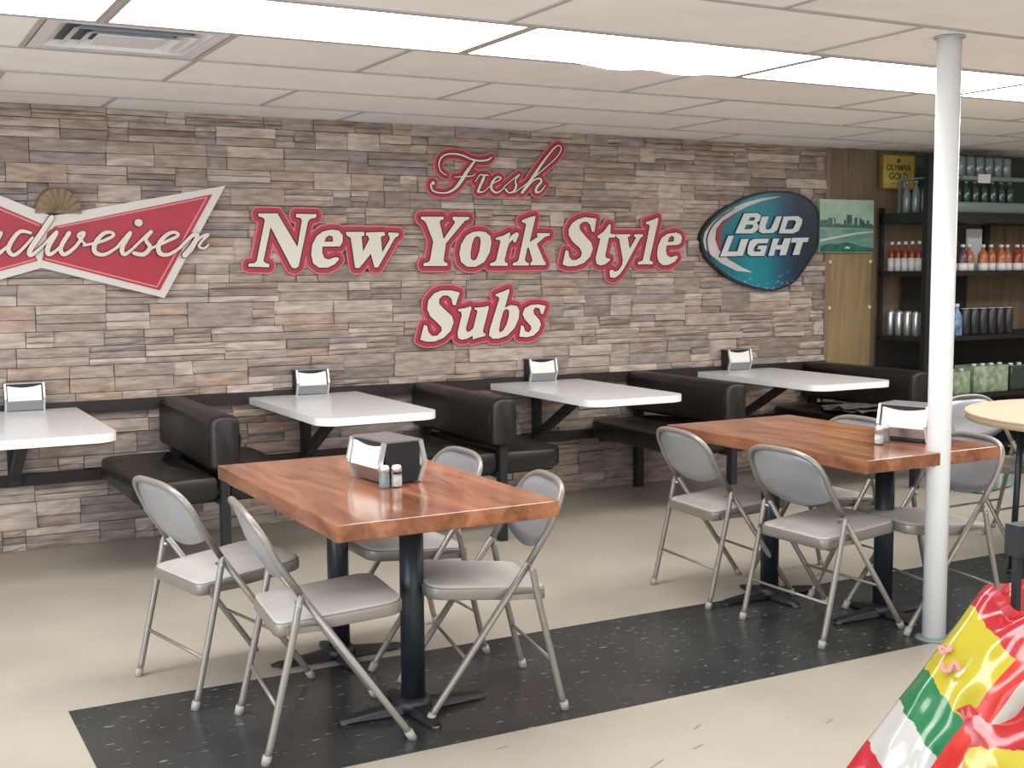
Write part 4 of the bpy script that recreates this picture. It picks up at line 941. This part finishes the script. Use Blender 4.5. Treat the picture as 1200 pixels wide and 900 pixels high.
for n_, (g, ls) in enumerate(TR['BL']):
    L = [[(p[0] / 1000 - cx, p[1] / 1000 - cz) for p in l] for l in ls]
    lo = MB().prism(L, -.024, -.012).build('letter', M['silvertext'], t)
    MB().union([MB.capsule(l[i], l[(i + 1) % len(l)], .006, .006) for l in L for i in range(len(l))], -.020 - .0002 * n_, -.012).build('letter_side', M['darkline'], lo)

# ------------------------------------------------------------ snack rack and bags in the foreground
t = thing('snack_rack', 'black metal snack rack with upright pole at the right edge', 'rack', (2.40, -5.00, 0))
MB().box(-.008, .008, -.008, .008, .02, .86).build('upright', M['black'], t)
MB().box(-.018, .045, -.022, .022, .81, .885).build('head_block', M['blackplastic'], t)
MB().bar((-.05, -.02, .60), (0, 0, .52), .008, .008).build('hook_arm', M['black'], t)
MB().bar((-.3, -.3, .015), (.35, .28, .015), .04, .03).build('foot_bar', M['black'], t); MB().bar((-.3, .22, .015), (.3, -.3, .015), .04, .03).build('foot_bar', M['black'], t)
sf = MB().box(-.62, .35, -.42, .10, .20, .215).build('shelf_tray', M['black'], t)
for k in range(6): MB().tube([(-.62 + .19 * k, -.42, .222), (-.62 + .19 * k, .10, .222)], .004, 6).build('shelf_wire', M['black'], t)
def bag(label, origin, L, N, wd, ln, th, front, back, group='foil snack bags on the rack', crumple=.012, seed=1):
    L = Vector(L).normalized(); N = Vector(N); N = (N - L * N.dot(L)).normalized(); Wv = L.cross(N)
    t = thing('snack_bag', label, 'snack bag', (0, 0, 0), 0, group)
    t.matrix_world = Matrix(((Wv.x, L.x, N.x, origin[0]), (Wv.y, L.y, N.y, origin[1]), (Wv.z, L.z, N.z, origin[2]), (0, 0, 0, 1)))
    rr = random.Random(seed); ph = [rr.uniform(0, 6) for _ in range(8)]
    NU, NV = 28, 40
    def pos(u, v, sgn):
        k = max(0.0, (1 - abs(u) ** 2.2)) ** .55 * max(0.0, (1 - abs(v) ** 3.2)) ** .75
        pinch = 1 - .10 * (1 - abs(v) ** 6) * 0 - .06 * math.cos(v * PI / 2)
        x = u * wd / 2 * (pinch if abs(v) < 1 else 1) ; y = v * ln / 2
        edge = min(1, (1 - abs(v)) * 6) * min(1, (1 - abs(u)) * 5)
        wr = crumple * (math.sin(9 * u + 3 * v + ph[0]) * .35 + math.sin(5 * v * 2.3 - 4 * u + ph[1]) * .3 + .5 * abs(v) ** 4 * math.sin(17 * u + ph[2])) * (.3 + .7 * edge)
        tw = .02 * math.sin(u * 7 + ph[3]) * abs(v) ** 8
        return (x, y + tw * .4, sgn * (th / 2 * k) + wr * (.4 + .6 * k) + tw)
    for nm, sgn, m in (('front_film', 1, front), ('back_film', -1, back)):
        vs = [pos(-1 + 2 * i / NU, -1 + 2 * j / NV, sgn) for j in range(NV + 1) for i in range(NU + 1)]
        fs = [(j * (NU + 1) + i, j * (NU + 1) + i + 1, (j + 1) * (NU + 1) + i + 1, (j + 1) * (NU + 1) + i) for j in range(NV) for i in range(NU)]
        if sgn < 0: fs = [f[::-1] for f in fs]
        MB().add(vs, fs, 0, True).build(nm, M[m], t)
    for sv in (-1, 1):
        b = MB(); n = 24; vs = []
        for i in range(n + 1):
            u = -1 + 2 * i / n; p = pos(u, sv, 1); vs += [(p[0], p[1] - sv * .004, p[2] + .002), (p[0], p[1] + sv * .022, p[2] + .006 * math.sin(u * 11 + ph[4]))]
        b.add(vs, [(2 * i, 2 * i + 2, 2 * i + 3, 2 * i + 1) for i in range(n)], 0, False); b.build('crimped_seal', M['bagred'], t)
    return t
Rv, Uv, Fv = Vector((.879, -.4768, -.0065)), Vector((.0509, .0802, .9955)), Vector((.4741, .8754, -.0947))
Pv = Rv * .78 - Uv * .62
b1 = bag('yellow, green, white and red snack bag leaning at the lower right', (2.138, -5.044, .480), Rv * .62 + Uv * .78 + Fv * .05, -Pv * .78 - Fv * .62, .25, .55, .13, 'bagfilm', 'silverfoil', seed=2)
text_mesh('s', .085, M['pink'], b1, 'lettering', (-.030, .095, .076), .0008, (0, 0, -.5), .002, .3)
text_mesh('a', .06, M['pink'], b1, 'lettering', (-.066, .12, .072), .0008, (0, 0, -.5), .002, .3)
bag('red and yellow snack bag at the bottom right corner', (2.215, -5.27, .325), -Rv * .25 + Uv * .92 + Fv * .3, -Rv * .25 + Uv * .45 - Fv * .86, .34, .46, .13, 'bagfilm2', 'silverfoil', seed=5)
bag('red and yellow snack bag at the right edge, behind the rack pole', (2.60, -4.98, .46), Rv * .1 + Uv * .95 + Fv * .2, -Rv * .3 + Uv * .25 - Fv * .9, .29, .44, .12, 'bagfilm2', 'silverfoil', seed=9)
